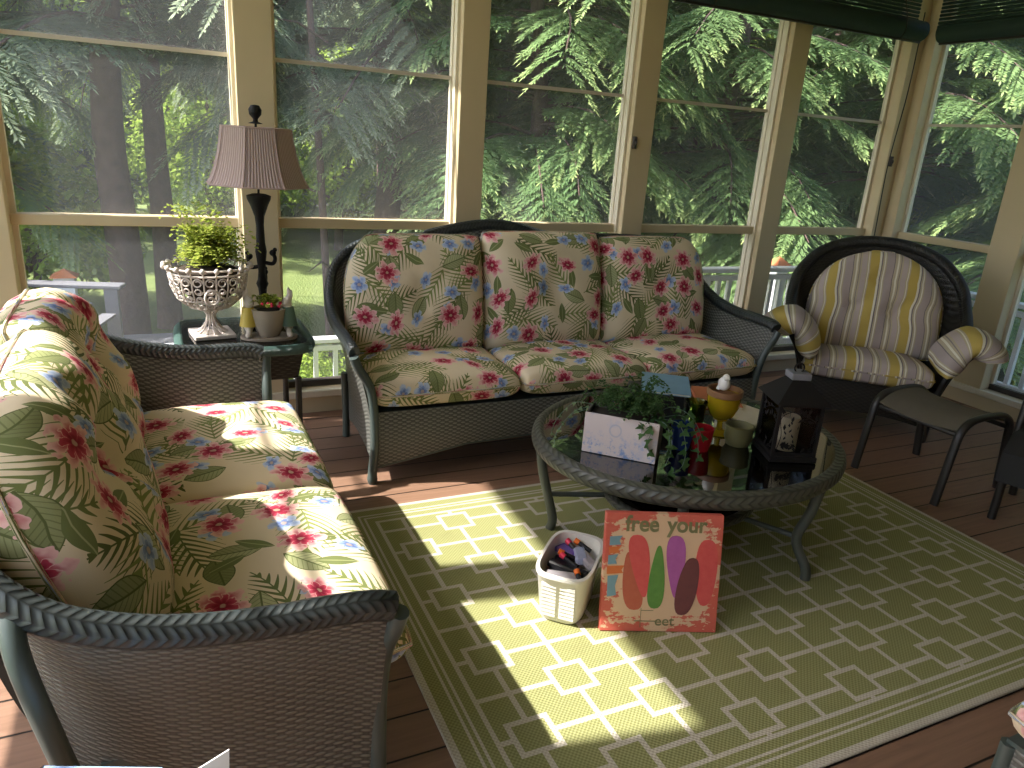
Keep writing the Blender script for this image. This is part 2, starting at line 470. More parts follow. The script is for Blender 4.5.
    def poly(s, pts, y0, y1, M=None):          # outline in xz, extruded along y
        n = len(pts); V = [(x, y0, z) for x, z in pts] + [(x, y1, z) for x, z in pts]
        F = [tuple(range(n)), tuple(range(2*n-1, n-1, -1))] + [((i+1) % n, i, n+i, n+(i+1) % n) for i in range(n)]
        return s.add(V, F, None, False, M)
    def build(s, name, mat, parent=None, loc=None):
        me = bpy.data.meshes.new(name)
        me.from_pydata([tuple(v) for v in s.v], [], s.f)
        uvl = me.uv_layers.new(name='UVMap')
        flat = [c for f in s.uv for p in f for c in p]
        uvl.data.foreach_set('uv', flat)
        me.polygons.foreach_set('use_smooth', s.sm)
        if any(s.sm):
            try: me.set_sharp_from_angle(angle=R(50))
            except Exception: pass
        me.materials.append(MAT[mat]); me.update()
        o = bpy.data.objects.new(name, me); COL.objects.link(o)
        if parent: o.parent = parent
        if loc: o.location = loc
        return o
def thing(name, label, cat, loc=(0,0,0), rz=0, group=None):
    o = bpy.data.objects.new(name, None); COL.objects.link(o); o.empty_display_size = .1
    o.location = loc; o.rotation_euler = (0, 0, rz); o['label'] = label; o['category'] = cat
    if group: o['group'] = group
    return o
def tag(o, label, cat, group=None, kind=None):
    o['label'] = label; o['category'] = cat
    if group: o['group'] = group
    if kind: o['kind'] = kind
    return o
def struct(o):
    o['kind'] = 'structure'; return o
def sempty(name, loc=(0,0,0)):
    o = bpy.data.objects.new(name, None); COL.objects.link(o); o.location = loc; o['kind'] = 'structure'; return o
def copy_tree(o, parent=None):
    c = o.copy(); COL.objects.link(c)
    if parent: c.parent = parent
    for ch in [x for x in bpy.data.objects if x.parent == o]: copy_tree(ch, c)
    return c
def B(lo, hi, bev=0): return MB().box(lo, hi, bev)

# ------------------------------------------------------------ room shell
XL, XR, YB, YF, ZC = -1.25, 4.86, 3.88, -1.5, 3.0
struct(B((XL-.15, YF-.15, -.12), (XR+.15, YB+.16, 0)).build('floor', 'deck_boards'))
struct(B((XL-.15, YF-.15, ZC), (XR+.7, YB+.15, ZC+.12)).build('ceiling', 'ceiling_paint'))
struct(B((.30, YB+.16, ZC), (XR+.7, YB+1.15, ZC+.12)).build('ceiling_sun_blocker', 'ceiling_paint'))  # unseen overhang, added to keep sun off the back windows towards the right
struct(B((XL-.15, YF-.15, 0), (XR+.15, YF, ZC)).build('wall_front', 'siding'))
ZT = 2.70
def knee(name, lo, hi, mat='tan_paint'):
    m = MB(); m.box((lo[0], lo[1], 0), (hi[0], hi[1], .13), .004)
    return m
m = MB(); m.box((XL, YB, 0), (XR+.14, YB+.14, .13)); m.box((XL, YB, ZT), (XR+.14, YB+.14, ZC)); struct(m.build('wall_back', 'tan_paint'))
m = MB(); m.box((XR, YF, 0), (XR+.14, YB-.001, .13)); m.box((XR, YF, ZT), (XR+.14, YB-.001, ZC)); m.box((XR, YF, .13), (XR+.14, 1.88, ZT)); struct(m.build('wall_right', 'tan_paint'))
m = MB(); m.box((XL-.14, YF, 0), (XL, YB+.14, .13)); m.box((XL-.14, YF, 2.9), (XL, YB+.14, ZC)); struct(m.build('wall_left', 'tan_paint'))
# posts of the back wall and the windows between them
bposts = [(-.80, -.62), (.35, .52), (1.46, 1.61), (2.55, 2.70), (3.67, 3.82), (4.74, XR + .14)]
tn = [0]; wnn = [0]
def post_y(x0, x1):
    tn[0] += 1; m = MB(); m.box((x0, YB-.012, .13), (x1, YB+.13, ZT), .003)
    o = struct(m.build('trim_%d' % tn[0], 'tan_paint'))
    return o
def window_back(x0, x1):
    wnn[0] += 1; w = sempty('window_%d' % wnn[0]); y0, y1 = YB + .075, YB + .11
    m = MB(); f = .022
    m.box((x0, y0, .17), (x0+f, y1, ZT)); m.box((x1-f, y0, .17), (x1, y1, ZT)); m.box((x0, y0, ZT-f), (x1, y1, ZT))
    m.build('window_frame', 'cream_paint', w)
    m = MB(); m.box((x0, y0-.03, 1.0), (x1, y1, 1.05), .004); m.build('rail', 'tan_paint', w)
    m = MB(); m.box((x0+f, y0+.01, 1.785), (x1-f, y1-.005, 1.803)); m.build('muntin', 'vinyl_frame', w)
    m = MB(); m.box((x0, y0-.01, .13), (x1, y1, .165)); m.build('bottom_channel', 'dark_trim', w)
    m = MB(); m.box((x0+f*.5, y0+.018, .166), (x1-f*.5, y0+.020, ZT-f)); m.build('screen_pane', 'screen_film', w)
for a, b in bposts: post_y(a, b)
edges = [(XL, -.80), (-.62, .35), (.52, 1.46), (1.61, 2.55), (2.70, 3.67), (3.82, 4.74)]
for a, b in edges: window_back(a, b)
def wall_side(xin, sgn, posts, wins, ZT=2.70):
    # sgn +1: wall outside is +x
    for a, b in posts:
        tn[0] += 1; m = MB(); xs = sorted((xin - sgn*.012, xin + sgn*.13)); m.box((xs[0], a, .13), (xs[1], b, ZT), .003)
        struct(m.build('trim_%d' % tn[0], 'tan_paint'))
    for a, b in wins:
        wnn[0] += 1; w = sempty('window_%d' % wnn[0]); f = .022
        X0, X1 = sorted((xin + sgn*.075, xin + sgn*.11))
        m = MB(); m.box((X0, a, .17), (X1, a+f, ZT)); m.box((X0, b-f, .17), (X1, b, ZT)); m.box((X0, a, ZT-f), (X1, b, ZT)); m.build('window_frame', 'cream_paint', w)
        m = MB(); m.box((X0 - (.03 if sgn > 0 else 0), a, 1.0), (X1 + (.03 if sgn < 0 else 0), b, 1.05), .004); m.build('rail', 'tan_paint', w)
        m = MB(); m.box((X0+.01, a+f, 1.785), (X1-.01, b-f, 1.803))
        if sgn < 0: m.box((X0+.01, a+f, 2.25), (X1-.01, b-f, 2.268))
        m.build('muntin', 'vinyl_frame', w)
        m = MB(); m.box((X0, a, .13), (X1, b, .165)); m.build('bottom_channel', 'dark_trim', w)
        xm = (X0 + X1) / 2; m = MB(); m.box((xm-.001, a+f*.5, .166), (xm+.001, b-f*.5, ZT-f)); m.build('screen_pane', 'screen_film', w)
wall_side(XR, 1, [(3.78, YB-.013), (2.86, 3.05), (1.88, 2.08)], [(3.05, 3.78), (2.08, 2.86)])
wall_side(XL, -1, [(3.74, YB+.12), (2.42, 2.61), (1.53, 1.72), (.62, .80), (-.3, -.12), (-1.5, -1.2)], [(2.61, 3.74), (1.72, 2.42), (.80, 1.53), (-.12, .62), (-1.2, -.3)], 2.9)
# mouldings: base strips
struct(B((XL, YB-.03, .095), (XR-.03, YB, .135), .004).build('trim_sill_back', 'cream_paint'))
struct(B((XR-.03, YF, .095), (XR, YB-.03, .135), .004).build('trim_sill_right', 'cream_paint'))
m = MB()   # slim stop beside each post, cream
for a, b in bposts[:-1]: m.box((a-.016, YB+.03, .17), (a, YB+.08, ZT))
struct(m.build('trim_stops', 'cream_paint'))
# little window latches on posts
for x in (2.57, 4.77):
    m = MB(); m.box((x-.012, YB-.03, 1.50), (x+.012, YB-.012, 1.57), .003); m.ball((x, YB-.034, 1.535), (.008, .008, .014)); m.build('latch', 'dark_trim', bpy.data.objects['trim_4' if x < 3 else 'trim_6'])
# blinds
def blind(name, label, x0, x1, along_x, c, z):
    L = x1 - x0; root = thing(name, label, 'blind', (x0 if along_x else c, c if along_x else x0, z), 0 if along_x else PI/2, 'rolled blinds at the window heads')
    m = MB(); m.tube([(0, 0, .06), (L, 0, .06)], .062, 20); m.build('rolled_slats', 'blind_green', root)
    m = MB()
    for k in range(14): m.tube([(0, .05, .09 + .022*k), (L, .05, .09 + .022*k)], .010, 6)
    m.build('hanging_slats', 'blind_green', root)
    m = MB(); m.box((0, -.012, -.012), (L, .012, .004), .002); m.build('bottom_bar', 'dark_metal', root)
    for t in (.12, .88):
        m = MB(); m.tube(cr([(L*t, .05, .42), (L*t, -.07, .10), (L*t, -.05, -.01), (L*t, .04, .0)], 6), .003, 6); m.build('cord', 'dark_metal', root)
    return root
blind('rolled_blind', 'dark green rolled slat blind above the back wall windows', 2.64, 4.64, True, 3.74, 2.30)
blind('rolled_blind', 'dark green rolled slat blind at the head of the right wall', 1.10, 3.60, False, 4.66, 2.28)
m = MB(); m.tube(cr([(4.76, 3.84, 2.5), (4.75, 3.83, 2.0), (4.71, 3.83, 1.5), (4.74, 3.84, 1.0), (4.73, 3.845, .6)], 8), .004, 6)
tag(m.build('pull_cord', 'dark_metal'), 'thin dark blind cord hanging down the corner post', 'cord')

# ------------------------------------------------------------ rug
m = MB(); m.box((.56, .98, .001), (3.05, 2.69, .012), .003)
tag(m.build('area_rug', 'rug_weave'), 'green flatwoven rug with pale interlocking squares under the glass table', 'rug')

# ------------------------------------------------------------ cushions
def cushion(w, h, t, dimple=None, px=5, py=5, corner=None, e=.42, crown=0, N=40, seed=0):
    """pillow in xz-plane, thickness along y; corner = fn(v)->(xl,xr) fraction row limits; returns MB"""
    r = random.Random(seed); ph = [r.uniform(0, 6.28) for _ in range(6)]
    Mx = max(12, int(w / .022)); Mz = max(12, int(h / .022))
    us = np.sin(np.linspace(-1, 1, Mx + 1) * PI / 2) * .55 + np.linspace(-1, 1, Mx + 1) * .45
    vs = np.sin(np.linspace(-1, 1, Mz + 1) * PI / 2) * .55 + np.linspace(-1, 1, Mz + 1) * .45
    U, V = np.meshgrid(us, vs, indexing='ij')
    E = np.clip((1 - np.abs(U) ** px) * (1 - np.abs(V) ** py), 0, 1) ** e
    xl = np.ones_like(V)
    if corner: xlv, xrv = corner(V); Xx = np.where(U < 0, U * xlv, U * xrv) * w / 2
    else: Xx = U * w / 2
    # soften plan corners
    Xx = Xx * (1 - .035 * np.abs(V) ** 8); Z = V * h / 2 * (1 - .035 * np.abs(U) ** 8)
    wob = 1 + .05 * np.sin(U * 4 + ph[0]) * np.sin(V * 3 + ph[1]) + .03 * np.sin(U * 9 + ph[2] + V * 5)
    dm = np.zeros_like(U)
    for (du, dv, dd, ds) in (dimple or []):
        q = ((Xx - du) ** 2 + (Z - dv) ** 2); dm += dd * np.exp(-q / ds ** 2)
        a = np.arctan2(Z - dv, Xx - du); dm += dd * .30 * np.cos(a * 5 + ph[3]) * np.exp(-q / (ds * 1.8) ** 2) * (1 - np.exp(-q / (ds * .6) ** 2))
    Yf = -t / 2 * E * wob - crown * (1 - U ** 2) * (1 - V ** 2) * E + dm; Yb = t / 2 * E
    m = MB()
    for side, Y in ((0, Yf), (1, Yb)):
        P = np.stack([Xx, Y, Z], -1)
        du = np.linalg.norm(np.diff(P, axis=0), axis=2); dv = np.linalg.norm(np.diff(P, axis=1), axis=2)
        cu = np.concatenate([np.zeros((1, Mz+1)), np.cumsum(du, 0)], 0); cv = np.concatenate([np.zeros((Mx+1, 1)), np.cumsum(dv, 1)], 1)
        cu -= cu[Mx//2:Mx//2+1]; cv -= cv[:, Mz//2:Mz//2+1]
        cu = cu + seed * .731 + side * 3; cv = cv + seed * .413
        Vl = [tuple(p) for p in P.reshape(-1, 3)]; F = []; UV = []
        for i in range(Mx):
            for j in range(Mz):
                q = [(i, j), (i+1, j), (i+1, j+1), (i, j+1)]
                if side: q = q[::-1]
                F.append([a * (Mz+1) + b for a, b in q]); UV.append([(cu[a, b], cv[a, b]) for a, b in q])
        m.add(Vl, F, UV)
    # outline for piping
    ring = [(Xx[i, 0], 0, Z[i, 0]) for i in range(Mx+1)] + [(Xx[Mx, j], 0, Z[Mx, j]) for j in range(1, Mz+1)] + [(Xx[i, Mz], 0, Z[i, Mz]) for i in range(Mx-1, -1, -1)] + [(Xx[0, j], 0, Z[0, j]) for j in range(Mz-1, 0, -1)]
    return m, ring
def weld(o, d=.0004):
    import bmesh
    bm = bmesh.new(); bm.from_mesh(o.data); bmesh.ops.remove_doubles(bm, verts=bm.verts, dist=d); bm.to_mesh(o.data); bm.free()
    for p in o.data.polygons: p.use_smooth = True
def wmat(loc, rz): return Matrix.Translation(loc) @ Matrix.Rotation(rz, 4, 'Z')
def put_cushion(name, label, cat, mb_ring, Mtx, mat, group=None, piping=True):
    m, ring = mb_ring
    o = m.build(name, mat); weld(o); o.matrix_world = Mtx; tag(o, label, cat, group)
    if piping:
        p = MB().tube(ring, .0055, 6, closed=True).build('piping', mat, o)
    return o

# ------------------------------------------------------------ wicker sofa builder
def sofa(name, label, loc, rz, w, mat_w='green_wicker', mat_b='green_braid', hump=0, fy=-.42, flare=0):
    root = thing(name, label, 'sofa', loc, rz); W_ = w + .08
    half = [(W_, fy, .615), (W_+.005, fy+.05, .63), (W_, fy*.6, .634), (W_-.003, -.12, .634), (W_-.005, 0, .645), (W_-.01, .12, .675), (W_-.03, .24, .745), (W_-.08, .33, .85), (W_-.20, .385, .94), (W_-.38, .40, .975), (W_-.60, .405, .985)]
    Lh = [(-x, y, z) for x, y, z in half]
    mid = [(hump-.36, .405, .995), (hump-.18, .405, 1.035), (hump, .405, 1.055), (hump+.18, .405, 1.035), (hump+.36, .405, .995)] if w > 1 else []
    if w < 1: half = [(x, y, z if z < .66 else .66 + (z - .66) * .62) for x, y, z in half[:-1]]
    Lh = [(-x, y, z) for x, y, z in half]
    path = cr(Lh + mid + half[::-1], 7)
    MB().tube(path, .024, 12, ry=.032).build('braided_rim', mat_b, root)
    # side panels
    arm = cr(half[:9], 6)
    def armpt(u):
        k = u * (len(arm) - 1); i = min(int(k), len(arm) - 2); return arm[i].lerp(arm[i+1], k - i)
    for sx in (1, -1):
        def fn(u, v):
            t = armpt(u); by = fy + (.18 - fy) * u; b = Vector((w - .01 - .02*u, by, .10 + .03*math.sin(u*PI)))
            k = (1 - v); z = t.z + (b.z - t.z) * v; x = b.x + (t.x - b.x) * (k ** 2.2); y = t.y + (b.y - t.y) * v ** .9
            return (sx * x, y, z - .01)
        MB().shell(fn, 34, 26, .014).build('arm_panel', mat_w, root)
        # front post curling out to the arm tip
        pp = cr([(sx*(W_+.005), fy-.015, .60), (sx*(W_-.015), fy-.01, .55), (sx*(w+.015), fy-.005, .46), (sx*(w-.005), fy, .34), (sx*(w-.01), fy, .18), (sx*w, fy, .06), (sx*w, fy, 0)], 6)
        MB().tube(pp, [.020]*len(pp[:-6]) + [.021, .022, .024, .022, .019, .018], 10).build('front_leg', 'frame_green', root)
        rp = cr([(sx*(W_-.055), .29, .735), (sx*(W_-.005), .28, .66), (sx*(W_+.005), .245, .47), (sx*(w+.05), .21, .22), (sx*(w+.03), .2, 0)], 6)
        if not flare: rp = cr([(sx*(w-.005), .16, .34), (sx*(w-.01), .155, .15), (sx*(w-.01), .15, 0)], 6)
        MB().tube(rp, .019, 10).build('rear_leg', 'frame_green', root)
    # back panel
    back = path[7*8:-7*8]
    def fb(u, v):
        k = u * (len(back) - 1); i = min(int(k), len(back) - 2); t = back[i].lerp(back[i+1], k - i)
        b = Vector((max(-w+.02, min(w-.02, t.x)), .20, .12)); q = t.lerp(b, v); q.y += .05 * math.sin(v * PI); return (q.x, q.y - .004, q.z - .01)
    MB().shell(fb, 60, 16, .014).build('back_panel', mat_w, root)
    # front apron with arched lower edge
    def fa(u, v):
        x = (-w + .012) + (2*w - .024) * u; zb = .075 + .085 * min(1, 5*min(u, 1-u)) ** 1.0 * (1 - .35 * abs(2*u-1)) if True else 0
        return (x, fy + .01 - .012 * math.sin(v*PI), .335 + (zb - .335) * v)
    MB().shell(fa, 60, 10, .014).build('front_apron', mat_w, root)
    def edge(u): p = fa(u, 1); return (p[0], p[1], p[2])
    MB().tube([edge(i/50) for i in range(51)], .009, 8).build('apron_trim', 'frame_green', root)
    m = MB(); m.box((-w+.015, fy+.02, .30), (w-.015, .20, .33)); m.build('seat_deck', 'frame_green', root)
    return root
SL = (1.845, 3.35, 0)
sofa('wicker_sofa', 'long green wicker sofa with three floral cushions in front of the windows', SL, 0, 1.085, hump=-.22)
LL = (0.0, 2.09, 0); LR = PI/2 + R(1)
sofa('wicker_loveseat', 'green wicker loveseat at left with arm nearest the viewer', LL, LR, .82, fy=-.335, flare=1)

def seat_cushion(name, label, group, base, x, wd, seed, z=.408, dep=.56, t=.145, yc=-.15):
    mb = cushion(wd, dep, t, px=7, py=7, e=.30, crown=.022, seed=seed)
    Mx = base @ Matrix.Translation((x, yc, z)) @ Matrix.Rotation(-PI/2, 4, 'X')     # front face (-y) goes up
    return put_cushion(name, label, 'cushion', mb, Mx, 'floral_fabric', group)
def back_cushion(name, label, group, base, x, wd, seed, h=.60, t=.21, tilt=12, y=.06, z=.44, corner=None, dimple=None):
    mb = cushion(wd, h, t, px=6, py=5, e=.42, crown=.02, seed=seed, corner=corner, dimple=dimple)
    Mx = base @ Matrix.Translation((x, y, z)) @ Matrix.Rotation(R(-tilt), 4, 'X') @ Matrix.Translation((0, 0, h/2))
    return put_cushion(name, label, 'cushion', mb, Mx, 'floral_fabric', group)
SB = wmat(SL, 0); LB = wmat(LL, LR)
wS = .722
def cornerL(V): k = np.clip((V + .1) / 1.1, 0, 1); return (1 - .30 * k ** 2.6, 1 + 0 * V)
def cornerFar(V): k = np.clip((V + .35) / 1.35, 0, 1); return (1 + 0 * V, 1 - .62 * k ** 1.7)
def cornerR(V): k = np.clip((V + .1) / 1.1, 0, 1); return (1 + 0 * V, 1 - .30 * k ** 2.6)
for i, (x, lab) in enumerate(((-wS, 'left'), (0, 'middle'), (wS, 'right'))):
    seat_cushion('seat_cushion', f'floral seat cushion on the {lab} of the long sofa', 'long sofa seat cushions', SB, x, wS - .006, 3 + i)
    back_cushion('back_cushion', f'floral back cushion at the {lab} of the long sofa', 'long sofa back cushions', SB, x * .985 - .02, wS - .012 if i != 1 else wS-.02, 11 + i * 3,
                 corner=(cornerL, None, cornerR)[i], dimple=[(0.02, .02, .035, .07)], h=.60 + (.02 if i == 1 else 0))
wL = .79
seat_cushion('seat_cushion', 'sunlit floral seat cushion at the near end of the loveseat', 'loveseat seat cushions', LB, -wL/2, wL - .004, 21, dep=.62, yc=-.12)
seat_cushion('seat_cushion', 'floral seat cushion at the far end of the loveseat', 'loveseat seat cushions', LB, wL/2, wL - .004, 23, dep=.62, yc=-.12)
back_cushion('back_cushion', 'floral back cushion nearest the viewer on the loveseat', 'loveseat back cushions', LB, -wL/2, wL - .0, 31, h=.585, t=.24, tilt=20, y=.135, corner=cornerL, dimple=[(0, .05, .08, .11)])
back_cushion('back_cushion', 'tufted floral back cushion at the far end of the loveseat', 'loveseat back cushions', LB, wL/2, wL - .0, 34, h=.57, t=.24, tilt=20, y=.19, corner=cornerFar, dimple=[(0.02, .03, .10, .11)])

# ------------------------------------------------------------ coffee table
CT = Vector((1.83, 2.14, 0)); ax_, ay_ = .64, .55
tb = thing('coffee_table', 'oval glass-topped coffee table with braided wicker rim on the green rug', 'coffee table', CT)
ell = lambda a, b, z, n=72: [(a*math.cos(2*PI*i/n), b*math.sin(2*PI*i/n), z) for i in range(n)]
MB().tube(ell(ax_-.028, ay_-.028, .418), .028, 12, closed=True, ry=.034).build('braided_rim', 'table_braid', tb)
m = MB(); m.lathe([(0, .436), (1, .436), (1, .444), (0, .444)], 72, None, ax_-.040, ay_-.040, smooth=False); m.build('glass_top', 'table_glass', tb)
m = MB(); m.box((-.58, -.012, .400), (.58, .012, .422)); m.box((-.012, -.49, .400), (.012, .49, .422)); m.build('under_frame', 'table_metal', tb)
feet = [(1.33, 2.30), (1.47, 1.68), (2.08, 1.66), (2.32, 2.46)]
for fx, fy in feet:
    d = Vector((fx, fy, 0)) - CT; n = d.normalized(); rad = 1 / math.sqrt((n.x/ax_)**2 + (n.y/ay_)**2) - .035
    P = cr([n*rad + Vector((0, 0, .41)), n*(rad-.02) + Vector((0, 0, .28)), n*(rad-.035)*.97 + Vector((0, 0, .16)), d*.985 + Vector((0, 0, .06)), d*1.0 + Vector((0, 0, .014))], 6)
    MB().tube(P, .019, 10).build('leg', 'table_metal', tb)
    s0 = P[12]; MB().tube([(s0.x, s0.y, .17), (d.x*.35, d.y*.35, .165)], .011, 8).build('brace', 'table_metal', tb)
MB().tube(ell(.30, .26, .175, 48), .020, 10, closed=True).build('shelf_rim', 'table_braid', tb)
m = MB(); m.lathe([(0, .178), (1, .178), (1, .185), (0, .185)], 48, None, .29, .25, smooth=False); m.build('shelf_glass', 'table_glass', tb)

# ------------------------------------------------------------ leafy helpers
def leaf_quads(cent, dirs, nrm, L, Wd, rng, uvr=None):
    """numpy: pointed leaves as two triangles-ish quads (diamond)"""
    cent = np.asarray(cent); dirs = np.asarray(dirs); nrm = np.asarray(nrm)
    dirs = dirs / np.linalg.norm(dirs, axis=1, keepdims=True)
    sd = np.cross(dirs, nrm); sd /= np.maximum(np.linalg.norm(sd, axis=1, keepdims=True), 1e-6)
    L = np.asarray(L).reshape(-1, 1); Wd = np.asarray(Wd).reshape(-1, 1)
    a = cent; b = cent + dirs * L * .45 + sd * Wd; c = cent + dirs * L; d = cent + dirs * L * .45 - sd * Wd
    return np.stack([a, b, c, d], 1)
def quads_obj(name, Q, V_uv, mat, parent=None, U=None):
    n = len(Q); me = bpy.data.meshes.new(name)
    me.vertices.add(n*4); me.vertices.foreach_set('co', Q.reshape(-1).astype(np.float32))
    me.loops.add(n*4); me.loops.foreach_set('vertex_index', np.arange(n*4, dtype=np.int32))
    me.polygons.add(n); me.polygons.foreach_set('loop_start', np.arange(0, n*4, 4, dtype=np.int32)); me.polygons.foreach_set('loop_total', np.full(n, 4, dtype=np.int32))
    uv = me.uv_layers.new(name='UVMap'); a = np.zeros((n, 4, 2), np.float32)
    if U is None: U = np.tile(np.array([[0, .5, 1, .5]]), (n, 1))
    a[:, :, 0] = U; a[:, :, 1] = np.asarray(V_uv).reshape(-1, 1)
    uv.data.foreach_set('uv', a.reshape(-1)); me.update(calc_edges=True); me.validate()
    me.materials.append(MAT[mat])
    o = bpy.data.objects.new(name, me); COL.objects.link(o)
    if parent: o.parent = parent
    return o

# ------------------------------------------------------------ things on the coffee table
ZT_ = .4455
# box planter
pd = Vector((.19, -.18, 0)).normalized(); prz = math.atan2(pd.y, pd.x)
pl = thing('box_planter', 'white distressed wooden planter with blue stamps holding fern and ivy', 'planter', (1.46, 2.055, ZT_), prz)
pl.scale = (.92, 1, 1)
m = MB(); m.box((-.145, -.068, 0), (.145, -.060, .152), .002); g = G('stamped_white'); x, y, z = g.xyz(g.obj())
nz = g.noise(g.obj(), 38, 5, .7); c = g.mix(g.step(nz, .50, .62) * g.step(z, .11, .02), (.66, .58, .56), (.22, .32, .55))
c = g.mix(g.step(g.noise(g.obj(), 16, 4, .6), .56, .66) * .5, c, (.50, .50, .60)); rr_ = ((x + .02) * (x + .02) + (z - .10) * (z - .10)).sqrt()
c = g.mix(g.step((rr_ - .022).abs(), .004, .002) * .45, c, (.30, .36, .50)); g.base(c, .8); MAT['stamped_white'] = g.m
m.build('front_board', 'stamped_white', pl)
m = MB(); m.box((-.145, .060, 0), (.145, .068, .150), .002); m.box((-.145, -.060, 0), (-.137, .060, .150)); m.box((.137, -.060, 0), (.145, .060, .150)); m.box((-.137, -.06, .002), (.137, .06, .012)); m.build('box_body', 'planter_side', pl)
m = MB(); m.box((-.136, -.059, .012), (.136, .059, .135)); m.build('soil', 'soil', pl)
nr = np.random.RandomState(3)
def tuft(root, name, mat, c, n, spread, h, L, W_, seed, up=.6, droop=.35):
    nr = np.random.RandomState(seed); Q = []; V = []
    for k in range(n):
        a = nr.uniform(0, 2*PI); out = nr.uniform(.2, 1) * spread
        p0 = np.array(c) + nr.uniform(-.02, .02, 3) * [1, 1, 0]; steps = 12
        dirh = np.array([math.cos(a), math.sin(a), 0]); hh = h * nr.uniform(.5, 1.1)
        pts = [p0 + dirh * out * t + np.array([0, 0, hh * math.sin(t * PI * .62) - droop * out * t**3]) for t in np.linspace(0, 1, steps)]
        for i in range(2, steps):
            tg = pts[i] - pts[i-1]
            for sd in (1, -1):
                side = np.cross(tg, [0, 0, 1]) * sd; side /= max(np.linalg.norm(side), 1e-5)
                d = side + tg / np.linalg.norm(tg) * .6 + nr.uniform(-.3, .3, 3)
                q = leaf_quads([pts[i]], [d], [np.array([0, 0, 1]) + nr.uniform(-.4, .4, 3)], [L * (1.1 - .6*i/steps)], [W_], nr)[0]
                Q.append(q); V.append(nr.uniform())
    return quads_obj(name, np.array(Q), V, mat, root)
def ivy_leaf(c, d, nrm, s):
    d = np.array(d, float); d /= np.linalg.norm(d); nrm = np.array(nrm, float); sd = np.cross(d, nrm); sd /= max(np.linalg.norm(sd), 1e-6)
    pts = [(0, 0), (.35, -.15), (.75, .15), (.35, .35), (.3, .6), (0, 1.15), (-.3, .6), (-.35, .35), (-.75, .15), (-.35, -.15)]
    return [np.array(c) + sd * x * s + d * y * s for x, y in pts]
def ivy(root, name, mat, specs, s=.022, seed=1):
    nr = np.random.RandomState(seed); m = MB(); st = MB()
    for P in specs:
        P = cr(P, 5); st.tube(P, .0013, 5)
        for i in range(1, len(P), 2):
            dd = nr.uniform(-1, 1, 3); dd[2] = -abs(dd[2]) * .6
            L = ivy_leaf(P[i], dd, nr.uniform(-.6, .6, 3) + np.array([-.5, -.75, .6]), s * nr.uniform(.7, 1.2))
            v = nr.uniform(); f = [(0, 1, 2, 3), (0, 3, 4, 5), (0, 5, 6, 7), (0, 7, 8, 9)]
            m.add(L, f, [[(.3, v)] * 4] * 4, False)
    o = m.build(name, mat, root); st.build('vine_stem', 'rabbit_green', root); return o
for k, (cx, mt, sd) in enumerate(((-.09, 'fern_small', 5), (.0, 'ivy_leaf', 6), (.09, 'ivy_leaf', 7))):
    tuft(pl, 'fern_fronds', 'ivy_leaf' if k != 0 else 'ivy_leaf', (cx, 0, .135), 30, .13, .11, .024, .0045, sd, droop=.3)
tuft(pl, 'fern_fronds', 'ivy_leaf', (.05, .03, .135), 22, .16, .14, .026, .006, 15, droop=.2)
Pv = lambda x, y, z: (x, y, z)
ivy(pl, 'ivy_leaves', 'ivy_leaf', [[(.10, -.05, .15), (.12, -.085, .135), (.11, -.09, .09), (.12, -.085, .05)], [(.07, -.05, .15), (.08, -.085, .14), (.085, -.088, .11)],
    [(.13, -.03, .15), (.18, -.06, .14), (.20, -.10, .08), (.19, -.13, .03)], [(.14, 0, .15), (.21, -.02, .15), (.25, -.07, .09), (.25, -.10, .03), (.22, -.14, .012)],
    [(.14, .02, .15), (.22, .04, .16), (.28, 0, .11), (.30, -.05, .05)], [(.10, .0, .15), (.17, .0, .2), (.25, .02, .17), (.30, .02, .1)], [(.12, -.02, .15), (.17, -.06, .15), (.19, -.09, .10), (.185, -.11, .06)]], .028, 4)
ivy(pl, 'pale_ivy_leaves', 'ivy_pale', [[(-.14, 0, .15), (-.20, -.02, .13), (-.25, -.03, .06), (-.27, -.05, .015)], [(-.14, -.02, .15), (-.21, -.05, .12), (-.25, -.07, .05), (-.25, -.10, .01)], [(-.14, .03, .15), (-.22, .04, .14), (-.28, .02, .07), (-.29, -.01, .02)]], .013, 9)
# small blue pot
def pot(name, label, cat, loc, prof, mat, inner=None, n=28, group=None):
    m = MB(); m.lathe(prof, n); o = m.build(name, mat); o.location = loc; tag(o, label, cat, group); return o
pot('ceramic_pot', 'dark blue glazed pot behind trailing ivy on the glass table', 'pot', (1.70, 2.02, ZT_), [(0, 0), (.036, 0), (.045, .05), (.048, .095), (.042, .095), (.04, .03), (0, .02)], 'blue_glaze')
pot('tumbler', 'small red glazed cup beside the trailing ivy', 'cup', (1.765, 1.985, ZT_), [(0, 0), (.032, 0), (.040, .04), (.043, .088), (.039, .09), (.036, .05), (.03, .012), (0, .01)], 'red_glaze')
pot('ceramic_pot', 'squat olive stoneware pot between goblet and lantern', 'pot', (1.945, 1.985, ZT_), [(0, 0), (.042, 0), (.054, .03), (.052, .065), (.056, .078), (.050, .08), (.046, .06), (.046, .02), (0, .012)], 'olive_glaze')
gb = thing('candle_goblet', 'amber glass candle goblet with metal collar and white bird on the table', 'candle holder', (1.95, 2.10, ZT_))
m = MB(); m.lathe([(0, 0), (.045, 0), (.045, .006), (.012, .014), (.010, .05), (.03, .06), (0, .06)]); m.build('foot', 'amber_glass', gb)
m = MB(); m.lathe([(.012, .056), (.045, .075), (.063, .115), (.066, .165), (.062, .165), (.058, .115), (.04, .08), (.012, .062)]); m.build('bowl', 'amber_glass', gb)
m = MB(); m.lathe([(.067, .160), (.070, .162), (.070, .185), (.067, .187), (.062, .185), (.062, .162)]); m.build('collar', 'amber_metal', gb)
